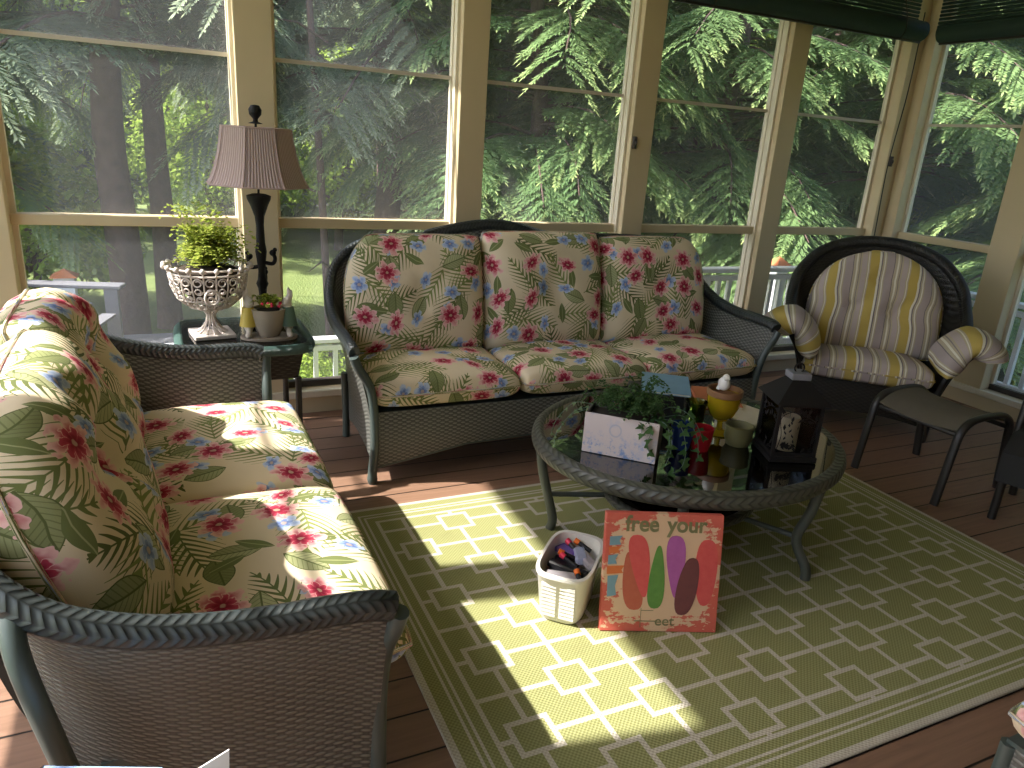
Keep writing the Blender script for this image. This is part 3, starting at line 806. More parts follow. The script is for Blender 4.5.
m = MB(); m.lathe([(0, .075), (.034, .078), (.036, .12), (0, .122)]); m.build('candle', 'yellow_glaze', gb)
bd = thing('bird_figurine', 'small white ceramic bird perched on the amber goblet rim', 'figurine', (1.925, 2.085, ZT_ + .187))
m = MB(); m.ball((0, 0, .028), (.022, .026, .028)); m.ball((-.004, -.012, .056), .014); m.lathe([(.005, 0), (0, .014)], 8, Matrix.Translation((-.006, -.024, .056)) @ Matrix.Rotation(R(80), 4, 'X')); m.build('bird_body', 'white_ceramic', bd)
m = MB(); m.poly([(-.006, -.004), (.010, 0), (.022, .03), (.010, .034)], .016, .034); m.build('tail', 'white_ceramic', bd)
pot('glass_tumbler', 'pale green ribbed glass behind the red cup', 'glass', (1.83, 2.115, ZT_), [(0, 0), (.034, 0), (.038, .12), (.044, .14), (.041, .14), (.034, .118), (.03, .01), (0, .01)], 'green_glass')
# black box + magazines
m = MB(); m.box((-.11, -.08, 0), (.11, .08, .12), .004); o = m.build('storage_box', 'black_plastic'); o.location = (1.80, 2.34, ZT_); o.rotation_euler[2] = R(-30); tag(o, 'black box on the table beneath the blue magazine', 'box')
def book(name, label, loc, rz, w, h, t, cov, group=None, tilt=0):
    b = thing(name, label, 'magazine', loc, rz, group); b.rotation_euler[0] = tilt
    m = MB(); m.box((-w/2+.004, -h/2+.003, .002), (w/2-.004, h/2-.003, t-.002)); m.build('pages', 'page_paper', b)
    m = MB(); m.box((-w/2, -h/2, 0), (w/2, h/2, .002)); m.box((-w/2, -h/2, t-.002), (w/2, h/2, t)); m.box((-w/2, -h/2, 0), (-w/2+.003, h/2, t)); m.build('cover', cov, b); return b
book('magazine', 'blue covered magazine lying on the black box', (1.86, 2.36, ZT_+.122), R(-35), .20, .26, .010, 'book_blue')
book('magazine', 'orange covered book lying beyond the amber goblet', (2.20, 2.42, ZT_+.001), R(-30), .19, .25, .022, 'book_orange')
book('magazine', 'open grey page magazine beside the lantern', (2.22, 2.18, ZT_+.001), R(15), .20, .27, .008, 'page_paper')
# lantern
ln = thing('candle_lantern', 'black metal lantern with hipped roof and leaf cutouts on the glass table', 'lantern', (2.06, 1.86, ZT_), R(-22))
s = .078
m = MB(); m.box((-s-.012, -s-.012, 0), (s+.012, s+.012, .022), .003); m.build('base', 'black_metal', ln)
m = MB()
for a in (-1, 1):
    for b in (-1, 1): m.box((a*s-.006, b*s-.006, .022), (a*s+.006, b*s+.006, .225))
for z in (.024, .213):
    for a in (-1, 1): m.box((-s, a*s-.005, z), (s, a*s+.005, z+.012)); m.box((a*s-.005, -s, z), (a*s+.005, s, z+.012))
m.build('frame', 'black_metal', ln)
m = MB(); q = s + .022
m.add([(-q,-q,.225),(q,-q,.225),(q,q,.225),(-q,q,.225),(-.03,-.03,.30),(.03,-.03,.30),(.03,.03,.30),(-.03,.03,.30)], [(3,2,1,0),(4,5,6,7),(0,1,5,4),(1,2,6,5),(2,3,7,6),(3,0,4,7)], None, False)
m.build('roof', 'black_metal', ln)
m = MB(); m.box((-.036, -.036, .30), (.036, .036, .325), .003); m.build('vent_cap', 'grey_wood', ln)
m = MB(); m.tube([(.018*math.cos(a), 0, .338 + .018*math.sin(a)) for a in np.linspace(0, 2*PI, 17)[:-1]], .003, 6, closed=True); m.build('ring', 'black_metal', ln)
m = MB()
for a in (-1, 1): m.box((-s+.006, a*(s-.001)-.0008, .036), (s-.006, a*(s-.001)+.0008, .212)); m.box((a*(s-.001)-.0008, -s+.006, .036), (a*(s-.001)+.0008, s-.006, .212))
m.build('glass_panes', 'lantern_glass', ln)
m = MB(); rr = random.Random(5)
for sd, ax in ((-1, 0), (1, 0), (-1, 1), (1, 1)):
    for k in range(26):
        t = rr.uniform(-s+.012, s-.012); z = rr.choice([rr.uniform(.15, .205), rr.uniform(.04, .07), rr.uniform(.05, .2)]); a = rr.uniform(0, 6.28)
        if abs(t) < .045 and .07 < z < .15: continue
        pts = [(t + math.cos(a + q_)*r_, z + math.sin(a + q_)*r_) for q_, r_ in ((0, .016), (1.2, .006), (PI, .010), (-1.2, .006))]
        Mq = Matrix.Rotation(PI/2 if ax else 0, 4, 'Z')
        m.poly(pts, sd*(s+.001)-.001, sd*(s+.001)+.001, Mq)
for sd, ax in ((-1, 0), (1, 0), (-1, 1), (1, 1)):
    Mq = Matrix.Rotation(PI/2 if ax else 0, 4, 'Z')
    m.tube(cr([(-s+.008, sd*(s+.001), .03), (-s+.02, sd*(s+.001), .10), (-s+.01, sd*(s+.001), .17), (-.02, sd*(s+.001), .195), (.03, sd*(s+.001), .175), (s-.012, sd*(s+.001), .15), (s-.02, sd*(s+.001), .08), (s-.01, sd*(s+.001), .03)], 6), .0014, 5, M=Mq)
m.build('leaf_cutouts', 'black_metal', ln)
cd = thing('pillar_candle', 'cream pillar candle with dark leaf decals inside the black lantern', 'candle', (2.06, 1.86, ZT_ + .023), R(-22))
m = MB(); m.lathe([(0, 0), (.040, 0), (.040, .125), (.037, .130), (.030, .126), (0, .124)], 28); m.build('wax_pillar', 'wax', cd)
m = MB()
for k in range(9):
    a0 = R(-90 + rr.uniform(-38, 38)); z0 = .030 + k * .0105; L = rr.uniform(-.8, .8)
    V = []
    for (du, dz) in ((0, -.008), (.08, 0), (0, .009), (-.08, 0)):
        aa = a0 + du * 1.3 + dz * L * 20; V.append((.0408*math.cos(aa), .0408*math.sin(aa), z0 + dz))
    m.add(V, [(0, 1, 2, 3)], None, False)
m.build('leaf_decals', 'black_plastic', cd)
m = MB(); m.tube([(0, 0, .124), (0, 0, .138)], .001, 6); m.build('wick', 'black_plastic', cd)

# ------------------------------------------------------------ picture leaning on the table leg
pc = thing('canvas_picture', 'square canvas picture of colourful flip flops leaning against the coffee table', 'picture', (1.36, 1.59, .014), math.atan2(-.14, .36))
pc.rotation_euler = (R(-13), 0, math.atan2(-.14, .36))
w2, hh = .193, .392
g = G('painted_canvas'); x, y, z = g.xyz(g.obj()); n1 = g.noise(g.vec(x*1.6, 0.0, z*3.2), 16, 5, .65)
ed = (x.abs() / .193).max(((z - .196).abs()) / .196)
m_ = g.step(ed + (n1 - .5) * 1.3, .80, .84) * g.step(((x.abs() / .193) + ((z - .196).abs()) / .196) + (n1-.5)*1.2, 1.05, 1.15)
c = g.mix(g.noise(g.obj(), 12, 4), (.62, .40, .25), (.72, .52, .34)); c = g.mix(m_, c, g.mix(n1, (.55, .05, .04), (.62, .18, .12)))
g.base(c, .6); MAT['painted_canvas'] = g.m
m = MB(); m.box((-w2, -.002, 0), (w2, .028, hh), .002); m.build('canvas', 'painted_canvas', pc)
def paint(name, c0, c1):
    g = G(name); g.base(g.mix(g.noise(g.obj(), 30, 5, .7), c0, c1), .6); MAT[name] = g.m
paint('paint_red', (.55, .05, .05), (.70, .13, .12)); paint('paint_rust', (.42, .08, .05), (.52, .15, .08)); paint('paint_green', (.05, .16, .03), (.16, .34, .07))
paint('paint_magenta', (.32, .07, .25), (.48, .14, .42)); paint('paint_maroon', (.11, .035, .04), (.20, .06, .055)); paint('paint_blue', (.14, .28, .36), (.22, .36, .42)); paint('paint_orange', (.60, .12, .03), (.66, .22, .06)); paint('letter_ink', (.13, .14, .06), (.24, .22, .10))
def sole(cx, z0, z1, wt, wb, lean):
    n = 28; P = []
    for i in range(n):
        a = 2*PI*i/n; t = (math.sin(a) + 1) / 2; wd = wb + (wt - wb) * t
        e = math.copysign(abs(math.cos(a)) ** .72, math.cos(a)); P.append((cx + e * wd + lean * (t - .5), z0 + (z1 - z0) * t))
    return P
soles = [('paint_red', (-.072, .115, .322, .044, .016, -.035), .0035), ('paint_rust', (-.098, .072, .265, .018, .042, -.028), .0030), ('paint_green', (-.016, .078, .288, .014, .036, .004), .0040),
         ('paint_magenta', (.044, .115, .322, .042, .015, -.010), .0045), ('paint_maroon', (.086, .058, .250, .032, .037, .026), .0050), ('paint_red', (.145, .09, .312, .042, .030, .0), .0038)]
for mt, a, d in soles:
    m = MB(); m.poly(sole(*a), -.002 - d*.4, -.0015); m.build('flip_flop_motif', mt, pc)
for mt, (x0, z0, x1, z1) in (('paint_blue', (-.178, .285, -.140, .318)), ('paint_orange', (-.180, .258, -.142, .283)), ('paint_blue', (-.180, .222, -.150, .256)), ('paint_orange', (-.182, .190, -.128, .220)), ('paint_blue', (-.178, .115, -.146, .188))):
    m = MB(); P = [(x0 + .004*rr.random(), z0), (x1, z0 + .006*rr.random()), (x1 - .006, (z0+z1)/2), (x1 + .003, z1), (x0, z1 - .004)]; m.poly(P, -.0032, -.0015); m.build('painted_patch', mt, pc)
def text(body, size, x, z, mat, parent, sx=1, name='lettering', y=-.0035):
    cu = bpy.data.curves.new(name, 'FONT'); cu.body = body; cu.size = size; cu.extrude = .0004; cu.align_x = 'CENTER'; cu.offset = .0018
    o = bpy.data.objects.new(name, cu); COL.objects.link(o); cu.materials.append(MAT[mat]); o.parent = parent
    o.location = (x, y, z); o.rotation_euler = (PI/2, 0, 0); o.scale = (sx, 1, 1); return o
text('free', .072, -.075, .335, 'letter_ink', pc, .95); text('your', .072, .072, .335, 'letter_ink', pc, .95); text('eet', .046, .018, .022, 'letter_ink', pc, 1.1).data.offset = .0004
m = MB(); m.box((-.082, -.003, .034), (-.010, -.0018, .037)); m.box((-.062, -.003, .014), (-.060, -.0018, .078)); m.box((-.062, -.003, .070), (-.020, -.0018, .072)); m.build('letter_strokes', 'letter_ink', pc)

# ------------------------------------------------------------ basket with pens
bk = thing('storage_basket', 'white plastic basket with ribbed side standing next to the canvas picture', 'basket', (1.15, 1.83, .012), R(46))
m = MB(); m.lathe([(0, 0), (.085, 0), (.092, .01), (.112, .175), (.118, .181), (.118, .19), (.106, .19), (.104, .175), (.084, .014), (0, .012)], 48, None, 1.34, .80, square=4.0); m.build('tub', 'white_plastic', bk)
m = MB()
for k in range(9):
    for a0 in (-1, 1): m.box((-.20, -.030 + a0*.032, .035 + k*.015), (-.122 - .0035*k*0, .028 + a0*.032 - .0, .041 + k*.015)) if False else None
m2 = MB()
for k in range(9):
    z = .025 + k*.0148; r_ = .0935 + (.112-.0935)*(z-.01)/.165
    for sgn in (-1, 1):
        Y0, Y1 = sorted((sgn*.006, sgn*.056)); m2.box((-r_*1.34-.0006, Y0, z), (-r_*1.34+.004, Y1, z+.0125))
m2.build('rib_panel', 'white_plastic', bk)
stuff = [('marker_pack', 'lilac marker pack lying on top in the white basket', 'lilac_plastic', (.055, -.02, .150), (.05, .02, .014), 20), ('glasses_case', 'grey flip case at the near end of the basket', 'grey_plastic', (-.085, .005, .140), (.028, .058, .012), 12),
         ('remote_control', 'black remote lying across the middle of the basket', 'black_plastic', (-.03, .0, .142), (.018, .070, .012), -12), ('marker_pack', 'pinkish grey pouch at the right side of the basket', 'grey_plastic', (.03, -.048, .155), (.060, .018, .012), 35),
         ('remote_control', 'black gadget under the others in the basket', 'black_plastic', (.0, .02, .118), (.085, .045, .012), 5), ('notebook', 'purple notebook edge in the far end of the basket', 'purple_plastic', (.085, .03, .140), (.045, .026, .010), 60),
         ('remote_control', 'black case sunk in the near corner of the basket', 'black_plastic', (-.062, -.038, .128), (.05, .020, .012), 35)]
BM = wmat((1.15, 1.83, .022), R(46))
for nm, lab, mt, p, h_, a in stuff:
    m = MB(); m.box((-h_[0], -h_[1], -h_[2]), h_, .005); o = m.build(nm, mt); o.matrix_world = BM @ Matrix.Translation(p) @ Matrix.Rotation(R(a), 4, 'Z') @ Matrix.Rotation(R(8), 4, 'Y'); tag(o, lab, nm.replace('_', ' '))
for k, (x, y, z, a, mt, lab) in enumerate(((.115, .0, .162, 80, 'orange_plastic', 'marker with orange cap at the far end of the basket'), (.10, .028, .160, 60, 'pink_plastic', 'marker with pink cap at the far end of the basket'),
        (.02, .03, .166, 100, 'orange_plastic', 'marker with orange cap in the middle of the basket'), (.0, .02, .164, 75, 'pink_plastic', 'marker with pink cap in the middle of the basket'), (-.075, -.045, .158, 30, 'orange_plastic', 'marker with orange cap near the front rim of the basket'))):
    mk = thing('marker_pen', lab, 'pen', (0, 0, 0)); mk.matrix_world = BM @ Matrix.Translation((x, y, z)) @ Matrix.Rotation(R(a), 4, 'Z') @ Matrix.Rotation(R(70), 4, 'Y')
    MB().tube([(0, 0, -.05), (0, 0, .0)], .008, 10).build('barrel', 'black_plastic', mk); MB().tube([(0, 0, .0), (0, 0, .018)], .0105, 10).build('cap', mt, mk)

# ------------------------------------------------------------ end table, lamp, urn, rabbits
et = thing('end_table', 'teal wicker end table with glass top between the two sofas', 'side table', (.29, 3.43, 0))
sq = [( .27*math.copysign(abs(math.cos(a))**.35, math.cos(a)), .27*math.copysign(abs(math.sin(a))**.35, math.sin(a)), .575) for a in np.linspace(0, 2*PI, 65)[:-1]]
MB().tube(sq, .022, 12, closed=True, ry=.024).build('table_rim', 'teal_wicker', et)
m = MB(); m.box((-.262, -.262, .560), (.262, .262, .586)); m.build('table_top', 'teal_wicker', et)
m = MB(); m.box((-.262, -.262, .593), (.262, .262, .599), .002); m.build('glass_sheet', 'clear_glass', et)
def apr(u, v):
    u4 = (u * 4) % 4; c = [(-.2, -.2), (.2, -.2), (.2, .2), (-.2, .2), (-.2, -.2)]; i = min(int(u4), 3) if u < 1 else 3; f = u4 - i if u < 1 else 1
    x = c[i][0] + (c[i+1][0]-c[i][0])*f; y = c[i][1] + (c[i+1][1]-c[i][1])*f; s_ = 1 + .12*(1-v)
    return (x*s_, y*s_, .555 - .13*v)
MB().shell(apr, 64, 6, .012).build('apron', 'dark_wicker', et)
for a in (-1, 1):
    for b in (-1, 1): MB().tube([(a*.205, b*.205, .43), (a*.205, b*.205, 0)], [.014, .015], 10).build('leg', 'dark_metal', et)
MB().tube([(-.2, .205, .43), (.2, .205, .43)], .012, 8).build('stretcher', 'dark_metal', et)
ZE = .600
lp = thing('table_lamp', 'tall dark bronze lamp with mauve bell shade on the end table', 'lamp', (.395, 3.56, ZE))
m = MB(); n = 8; prof = [(.145, .88), (.150, .84), (.160, .78), (.178, .71), (.200, .655), (.212, .638)]
V = []; F = []
for r_, z in prof:
    for k in range(64):
        a = 2*PI*k/64; sc = math.cos(PI/8) / math.cos(((a + PI/8) % (PI/4)) - PI/8); sc = 1 + (sc - 1) * .8
        V.append((r_*1.06*math.cos(a)*sc, r_*1.06*math.sin(a)*sc, z))
UV = []
for i in range(len(prof)-1):
    for k in range(64): F.append((i*64+k, i*64+(k+1) % 64, (i+1)*64+(k+1) % 64, (i+1)*64+k)); UV.append([(k/64, 0), ((k+1)/64, 0), ((k+1)/64, 1), (k/64, 1)])
m.add(V, F, UV, True)
g = G('pleated_fabric'); u, v, _ = g.xyz(g.uv()); pl_ = (u * 2*PI*96).sin() * .5 + .5
g.base(g.mix(pl_, (.30, .22, .205), (.46, .36, .34)), .85, 0, .2); g.bump(pl_, .002); MAT['pleated_fabric'] = g.m
m.build('lamp_shade', 'pleated_fabric', lp)
m = MB()
for z, r_ in ((.88, .145), (.638, .212)):
    ring = []
    for k in range(64):
        a = 2*PI*k/64; sc = math.cos(PI/8) / math.cos(((a + PI/8) % (PI/4)) - PI/8); sc = 1 + (sc-1)*.8; ring.append((r_*1.06*math.cos(a)*sc, r_*1.06*math.sin(a)*sc, z))
    m.tube(ring, .004, 6, closed=True)
for k in range(8):
    a = PI/4*k + PI/8; sc = 1/math.cos(PI/8)*math.cos(PI/8) ; m.tube([(r_*1.06*(1+(1/math.cos(PI/8)*1.0-1)*.0)*math.cos(a)*1.0, r_*1.06*math.sin(a), z) for r_, z in prof], .0035, 6)
m.build('shade_trim', 'shade_fabric', lp)
m = MB(); m.lathe([(0, .0), (.085, 0), (.088, .012), (.070, .022), (.050, .03), (.030, .05), (.020, .08), (.017, .14), (.020, .17), (.028, .19), (.020, .21), (.016, .25), (.021, .30), (.026, .34), (.020, .38), (.018, .46), (.022, .50), (.040, .55), (.052, .575), (.054, .590), (.030, .598), (.008, .600), (0, .600)], 20); m.build('column', 'black_metal', lp)
m = MB()
for a, z, hgt in ((-.3, .30, .04), (2.9, .28, .05), (1.2, .2, .03)):
    d = Vector((math.cos(a), math.sin(a), 0)); m.tube(cr([d*.012+Vector((0,0,z-.01)), d*.05+Vector((0,0,z-.015)), d*.062+Vector((0,0,z+.01)), d*.050+Vector((0,0,z+.035))], 5), .009, 8); m.ball(d*.052+Vector((0,0,z+.035)), .015); m.ball(d*.062+Vector((0,0,z+.05)), .010)
m.build('leaf_ornament', 'black_metal', lp)
MB().tube([(0, 0, .60), (0, 0, .90)], .005, 8).build('stem', 'black_metal', lp)
m = MB(); m.lathe([(0, .895), (.032, .897), (.012, .905), (.010, .915), (.026, .935), (.028, .955), (.018, .972), (0, .975)], 14); m.build('finial', 'black_metal', lp)

ur = thing('wire_urn', 'whitewashed scrolled wire urn on the left of the end table', 'urn', (.155, 3.38, ZE), R(8))
m = MB(); m.box((-.085, -.085, 0), (.085, .085, .018), .003); m.build('plinth', 'whitewash_metal', ur)
m = MB()
for k in range(12):
    a = 2*PI*k/12; d = Vector((math.cos(a), math.sin(a), 0))
    m.tube(cr([d*.070+Vector((0,0,.018)), d*.045+Vector((0,0,.03)), d*.022+Vector((0,0,.065)), d*.018+Vector((0,0,.095)), d*.035+Vector((0,0,.118))], 4), .004, 6)
m.build('stem', 'whitewash_metal', ur)
bp_ = [(.03, .115), (.085, .135), (.130, .175), (.150, .225), (.158, .285), (.172, .312)]
def bowlr(z):
    for (r0, z0), (r1, z1) in zip(bp_, bp_[1:]):
        if z <= z1: return r0 + (r1-r0)*(z-z0)/(z1-z0)
    return bp_[-1][0]
m = MB(); nR = 20
for k in range(nR):
    a = 2*PI*k/nR; d = Vector((math.cos(a), math.sin(a), 0)); m.tube(cr([d*r_+Vector((0,0,z)) for r_, z in bp_], 4), .0036, 6)
for z in (.135, .175, .285, .31): m.tube([(bowlr(z)*math.cos(a), bowlr(z)*math.sin(a), z) for a in np.linspace(0, 2*PI, 41)[:-1]], .0045, 6, closed=True)
def onbowl(a, z, off=0): r_ = bowlr(max(.116, min(.311, z))) + off; return (r_*math.cos(a), r_*math.sin(a), z)
for k in range(nR):
    a0 = 2*PI*(k+.5)/nR
    for zc, rr0, dirn in ((.258, .022, 1), (.222, .017, -1), (.185, .015, 1), (.150, .010, -1)):
        P = []
        for t in np.linspace(0, 1, 14):
            an = t * 2*PI*1.35 * dirn; r_ = rr0 * (1 - .55*t); P.append(onbowl(a0 + r_*math.cos(an)/max(bowlr(zc), .06), zc + r_*math.sin(an)*.95, .002))
        m.tube(P, .0032, 5)
for k in range(nR):
    a0 = 2*PI*k/nR; m.ball(onbowl(a0, .311, .004), (.011, .011, .012), 8)
m.build('scroll_bowl', 'whitewash_metal', ur)
MB().tube([(x, -.160 + .0, z) for x, z in [(.028*math.cos(t) - .02, .20 + .03*math.sin(t)) for t in np.linspace(0, 2*PI, 25)[:-1]]], .0055, 8, closed=True).build('ring_handle', 'whitewash_metal', ur)
fn_ = thing('potted_fern', 'bright green fern and moss growing out of the wire urn', 'plant', (.155, 3.38, ZE + .12))
m = MB(); m.lathe([(0, .03), (.055, .035), (.10, .07), (.118, .11), (.125, .17), (.10, .185), (0, .19)], 20); m.build('soil', 'soil', fn_)
tuft(fn_, 'moss', 'fern_leaf', (0, 0, .17), 220, .15, .11, .024, .006, 41, droop=.2)
tuft(fn_, 'moss', 'fern_leaf', (0, 0, .17), 150, .11, .17, .026, .006, 42, droop=.1)
tuft(fn_, 'fern_fronds', 'fern_leaf', (-.03, 0, .17), 26, .15, .27, .034, .006, 43, droop=.3); tuft(fn_, 'fern_fronds', 'fern_leaf', (.07, 0, .17), 22, .15, .21, .034, .006, 44, droop=.3)

def blob(name, balls, mat, parent, vox=.006):
    m = MB()
    for c, r_ in balls: m.ball(c, r_, 12)
    o = m.build(name, mat, parent); md = o.modifiers.new('r', 'REMESH'); md.mode = 'VOXEL'; md.voxel_size = vox; md.use_smooth_shade = True
    sm = o.modifiers.new('s', 'SMOOTH'); sm.iterations = 6; return o
rp = thing('rabbit_planter', 'stone pot held up by two small dressed rabbit figures on the end table', 'planter', (.385, 3.29, ZE), R(-5))
rp.scale = (1.15, 1.15, 1.15)
m = MB(); m.lathe([(0, 0), (.038, 0), (.052, .03), (.060, .075), (.064, .105), (.058, .105), (.052, .07), (.04, .02), (0, .015)], 24, Matrix.Translation((0, 0, .012))); m.build('pot', 'terracotta_grey', rp)
m = MB(); m.lathe([(0, 0), (.10, 0), (.10, .010), (0, .012)], 24, None, 1.05, .6); m.build('plinth', 'terracotta_grey', rp)
for sx, dress in ((-1, 'yellow_glaze'), (1, 'rabbit_green')):
    X0 = sx * .072
    blob('rabbit_body', [((X0, 0, .105), (.022, .022, .030)), ((X0 - sx*.004, -.004, .142), (.019, .020, .021)), ((X0 - sx*.012, -.016, .138), (.011, .012, .010)), ((X0 + sx*.003, .004, .178), (.007, .006, .026)), ((X0 + sx*.014, .004, .168), (.007, .006, .022)),
        ((X0, -.015, .03), (.012, .016, .02)), ((X0, .012, .03), (.012, .014, .02)), ((X0 + sx*.004, -.028, .017), (.014, .022, .009)), ((X0, .006, .05), (.02, .02, .03)), ((X0 - sx*.020, -.006, .11), (.016, .008, .008))], 'rabbit_white', rp, .005)
    m = MB(); m.lathe([(0, .048), (.034, .050), (.030, .075), (.025, .10), (.021, .122), (0, .128)], 18, Matrix.Translation((X0, 0, 0)), 1, .95); m.build('dress' if sx < 0 else 'coat', dress, rp)
sp = thing('small_plant', 'small bright green plant with pink blooms in the rabbit pot', 'plant', (.385, 3.29, ZE + .105))
sp.scale = (1.15, 1.15, 1.15)
m = MB(); m.lathe([(0, 0), (.050, .0), (.053, .016), (0, .020)], 16); m.build('soil', 'soil', sp)
tuft(sp, 'leaves', 'fern_leaf', (0, 0, .02), 46, .055, .055, .016, .005, 51, droop=.1)
for k in range(7): a = rr.uniform(-2.4, -.2); MB().ball((.045*math.cos(a), .045*math.sin(a), .035 + rr.uniform(0, .02)), .006, 8).build('bloom', 'pink_plastic', sp)

# ------------------------------------------------------------ striped armchair
AC = Vector((3.80, 2.94, 0)); arz = math.atan2(-.69, .72)          # local -y faces the viewer, +x to the viewer's right
ar = thing('wicker_armchair', 'round-backed dark wicker armchair in the far corner', 'armchair', AC, arz)
rim = [(-.52, -.26, .58), (-.53, -.14, .60), (-.53, 0, .66), (-.53, .14, .75), (-.50, .26, .88), (-.38, .36, 1.01), (-.20, .41, 1.08), (0, .42, 1.10), (.20, .41, 1.08), (.38, .36, 1.01), (.50, .26, .88), (.53, .14, .75), (.53, 0, .66), (.53, -.14, .60), (.52, -.26, .58)]
rp_ = cr(rim, 8)
MB().tube(rp_, .038, 12, ry=.032).build('braided_rim', 'dark_braid', ar)
def abody(u, v):
    k = u*(len(rp_)-1); i = min(int(k), len(rp_)-2); t = rp_[i].lerp(rp_[i+1], k-i)
    b = Vector((t.x*.74, -.24 + (t.y+.26)*.72, .10)); kk = (1-v)**1.8; z = t.z + (b.z-t.z)*v
    return (b.x + (t.x-b.x)*kk, b.y + (t.y-b.y)*(1-v), z)
MB().shell(abody, 80, 20, .016).build('wicker_body', 'dark_wicker', ar)
def afr(u, v): x = -.39 + .78*u; return (x, -.245 - .03*math.sin(u*PI), .32 + (-.24 + .05*math.sin(u*PI))*v)
MB().shell(afr, 40, 8, .014).build('front_apron', 'dark_wicker', ar)
for a in (-1, 1):
    P = cr([(a*.52, -.275, .57), (a*.47, -.27, .50), (a*.41, -.26, .38), (a*.39, -.25, .2), (a*.38, -.25, 0)], 6); MB().tube(P, .022, 10).build('front_leg', 'dark_metal', ar)
    MB().tube([(a*.36, .22, .2), (a*.36, .24, 0)], .02, 10).build('rear_leg', 'dark_metal', ar)
m = MB(); m.box((-.37, -.23, .27), (.37, .22, .30)); m.build('seat_deck', 'dark_metal', ar)
ar.scale = (.91, .91, .955)
AB = wmat(AC, arz) @ Matrix.Diagonal((.91, .91, .955, 1))
mb = cushion(.78, .56, .15, px=7, py=7, e=.33, crown=.03, seed=61)
put_cushion('seat_cushion', 'striped yellow and grey seat cushion on the corner armchair', 'cushion', mb, AB @ Matrix.Translation((-.03, -.07, .375)) @ Matrix.Rotation(-PI/2 - R(5), 4, 'X'), 'striped_fabric')
def rnd_back(V): k = np.sqrt(np.clip(1 - np.clip((V + .25) / 1.27, 0, 1) ** 2.3, .015, 1)); return k, k
mb = cushion(.84, .66, .17, px=6, py=6, e=.42, crown=.02, seed=63, corner=rnd_back, dimple=[(-.14, -.05, .05, .06), (.12, -.05, .05, .06), (0, .14, .03, .05)])
put_cushion('back_cushion', 'round-topped striped back cushion on the corner armchair', 'cushion', mb, AB @ Matrix.Translation((0, .15, .41)) @ Matrix.Rotation(R(-14), 4, 'X') @ Matrix.Translation((0, 0, .33)), 'striped_fabric')
for a, lab in ((-1, 'left'), (1, 'right')):
    mb, ring = cushion(.56, .46, .15, px=4, py=4, e=.5, crown=.02, seed=64 + a)
    # bend the pad over the arm: x -> across the arm, z -> along it
    nv = []
    for (x, y, z) in mb.v:
        th = -y; ang = max(-1.35, min(1.35, (x * a + .02) / .115 * .75)) if x * a > -.02 else (x * a + .02) / .115 * .62
        rr_ = .09 + th
        nv.append((a*.495 + a * math.sin(ang) * rr_ * 1.25, -.22 + z * 1.0, .56 + math.cos(ang) * rr_ * .85 - (0 if x * a > -.02 else .5 * abs(x * a + .02))))
    mb.v = nv
    o = mb.build('arm_cushion', 'striped_fabric'); weld(o); o.matrix_world = AB
    tag(o, f'striped padded cover draped over the {lab} arm of the corner chair', 'arm cushion', 'armchair arm covers')

# ------------------------------------------------------------ sling ottoman
ot = thing('sling_ottoman', 'dark metal footstool with brown sling seat in front of the corner chair', 'ottoman', (3.44, 2.18, 0), R(3))
for yy, nm in ((-.22, 'frame'), (.22, 'frame')):
    P = cr([(-.255, yy, 0), (-.235, yy, .14), (-.215, yy, .28), (-.195, yy, .36), (-.13, yy, .405), (0, yy, .415), (.13, yy, .405), (.195, yy, .36), (.215, yy, .28), (.235, yy, .14), (.255, yy, 0)], 5)
    MB().tube(P, .021, 10, ry=.015).build('leg_frame', 'dark_metal', ot)
for x in (-.19, .19): MB().tube([(x, -.22, .34), (x, .22, .34)], .012, 8).build('crossbar', 'dark_metal', ot)
def slg(u, v):
    x = -.20 + .40*u; z = .418 - .055*abs(2*u-1)**3; return (x, -.215 + .43*v, z - .02*math.sin(v*PI))
MB().shell(slg, 20, 16, .006).build('sling_seat', 'sling', ot)

# patio chair at the right edge
ch = thing('sling_chair', 'dark metal chair with black sling cut off by the right edge', 'chair', (3.46, 1.52, 0), R(20))
ch.scale = (1.1, 1.0, 1.12)
for yy in (-.27, .27):
    P = cr([(-.02, yy, 0), (-.01, yy, .2), (.0, yy, .42), (.03, yy, .56), (.08, yy, .60), (.14, yy, .62), (.26, yy, .60)], 5); MB().tube(P, .018, 8).build('arm_frame', 'dark_metal', ch)
    P = cr([(.34, yy, 0), (.28, yy, .3), (.27, yy, .6), (.36, yy, 1.0)], 5); MB().tube(P, .018, 8).build('rear_leg', 'dark_metal', ch)
def s2(u, v):
    P = [(-.33, .27), (-.33, .38), (-.24, .43), (.0, .40), (.22, .40), (.29, .60), (.37, .98)]; k = u*6; i = min(int(k), 5); f = k-i
    return (P[i][0]+(P[i+1][0]-P[i][0])*f, -.25 + .5*v, P[i][1]+(P[i+1][1]-P[i][1])*f)
MB().shell(s2, 24, 6, .012).build('sling_seat', 'dark_sling', ch)

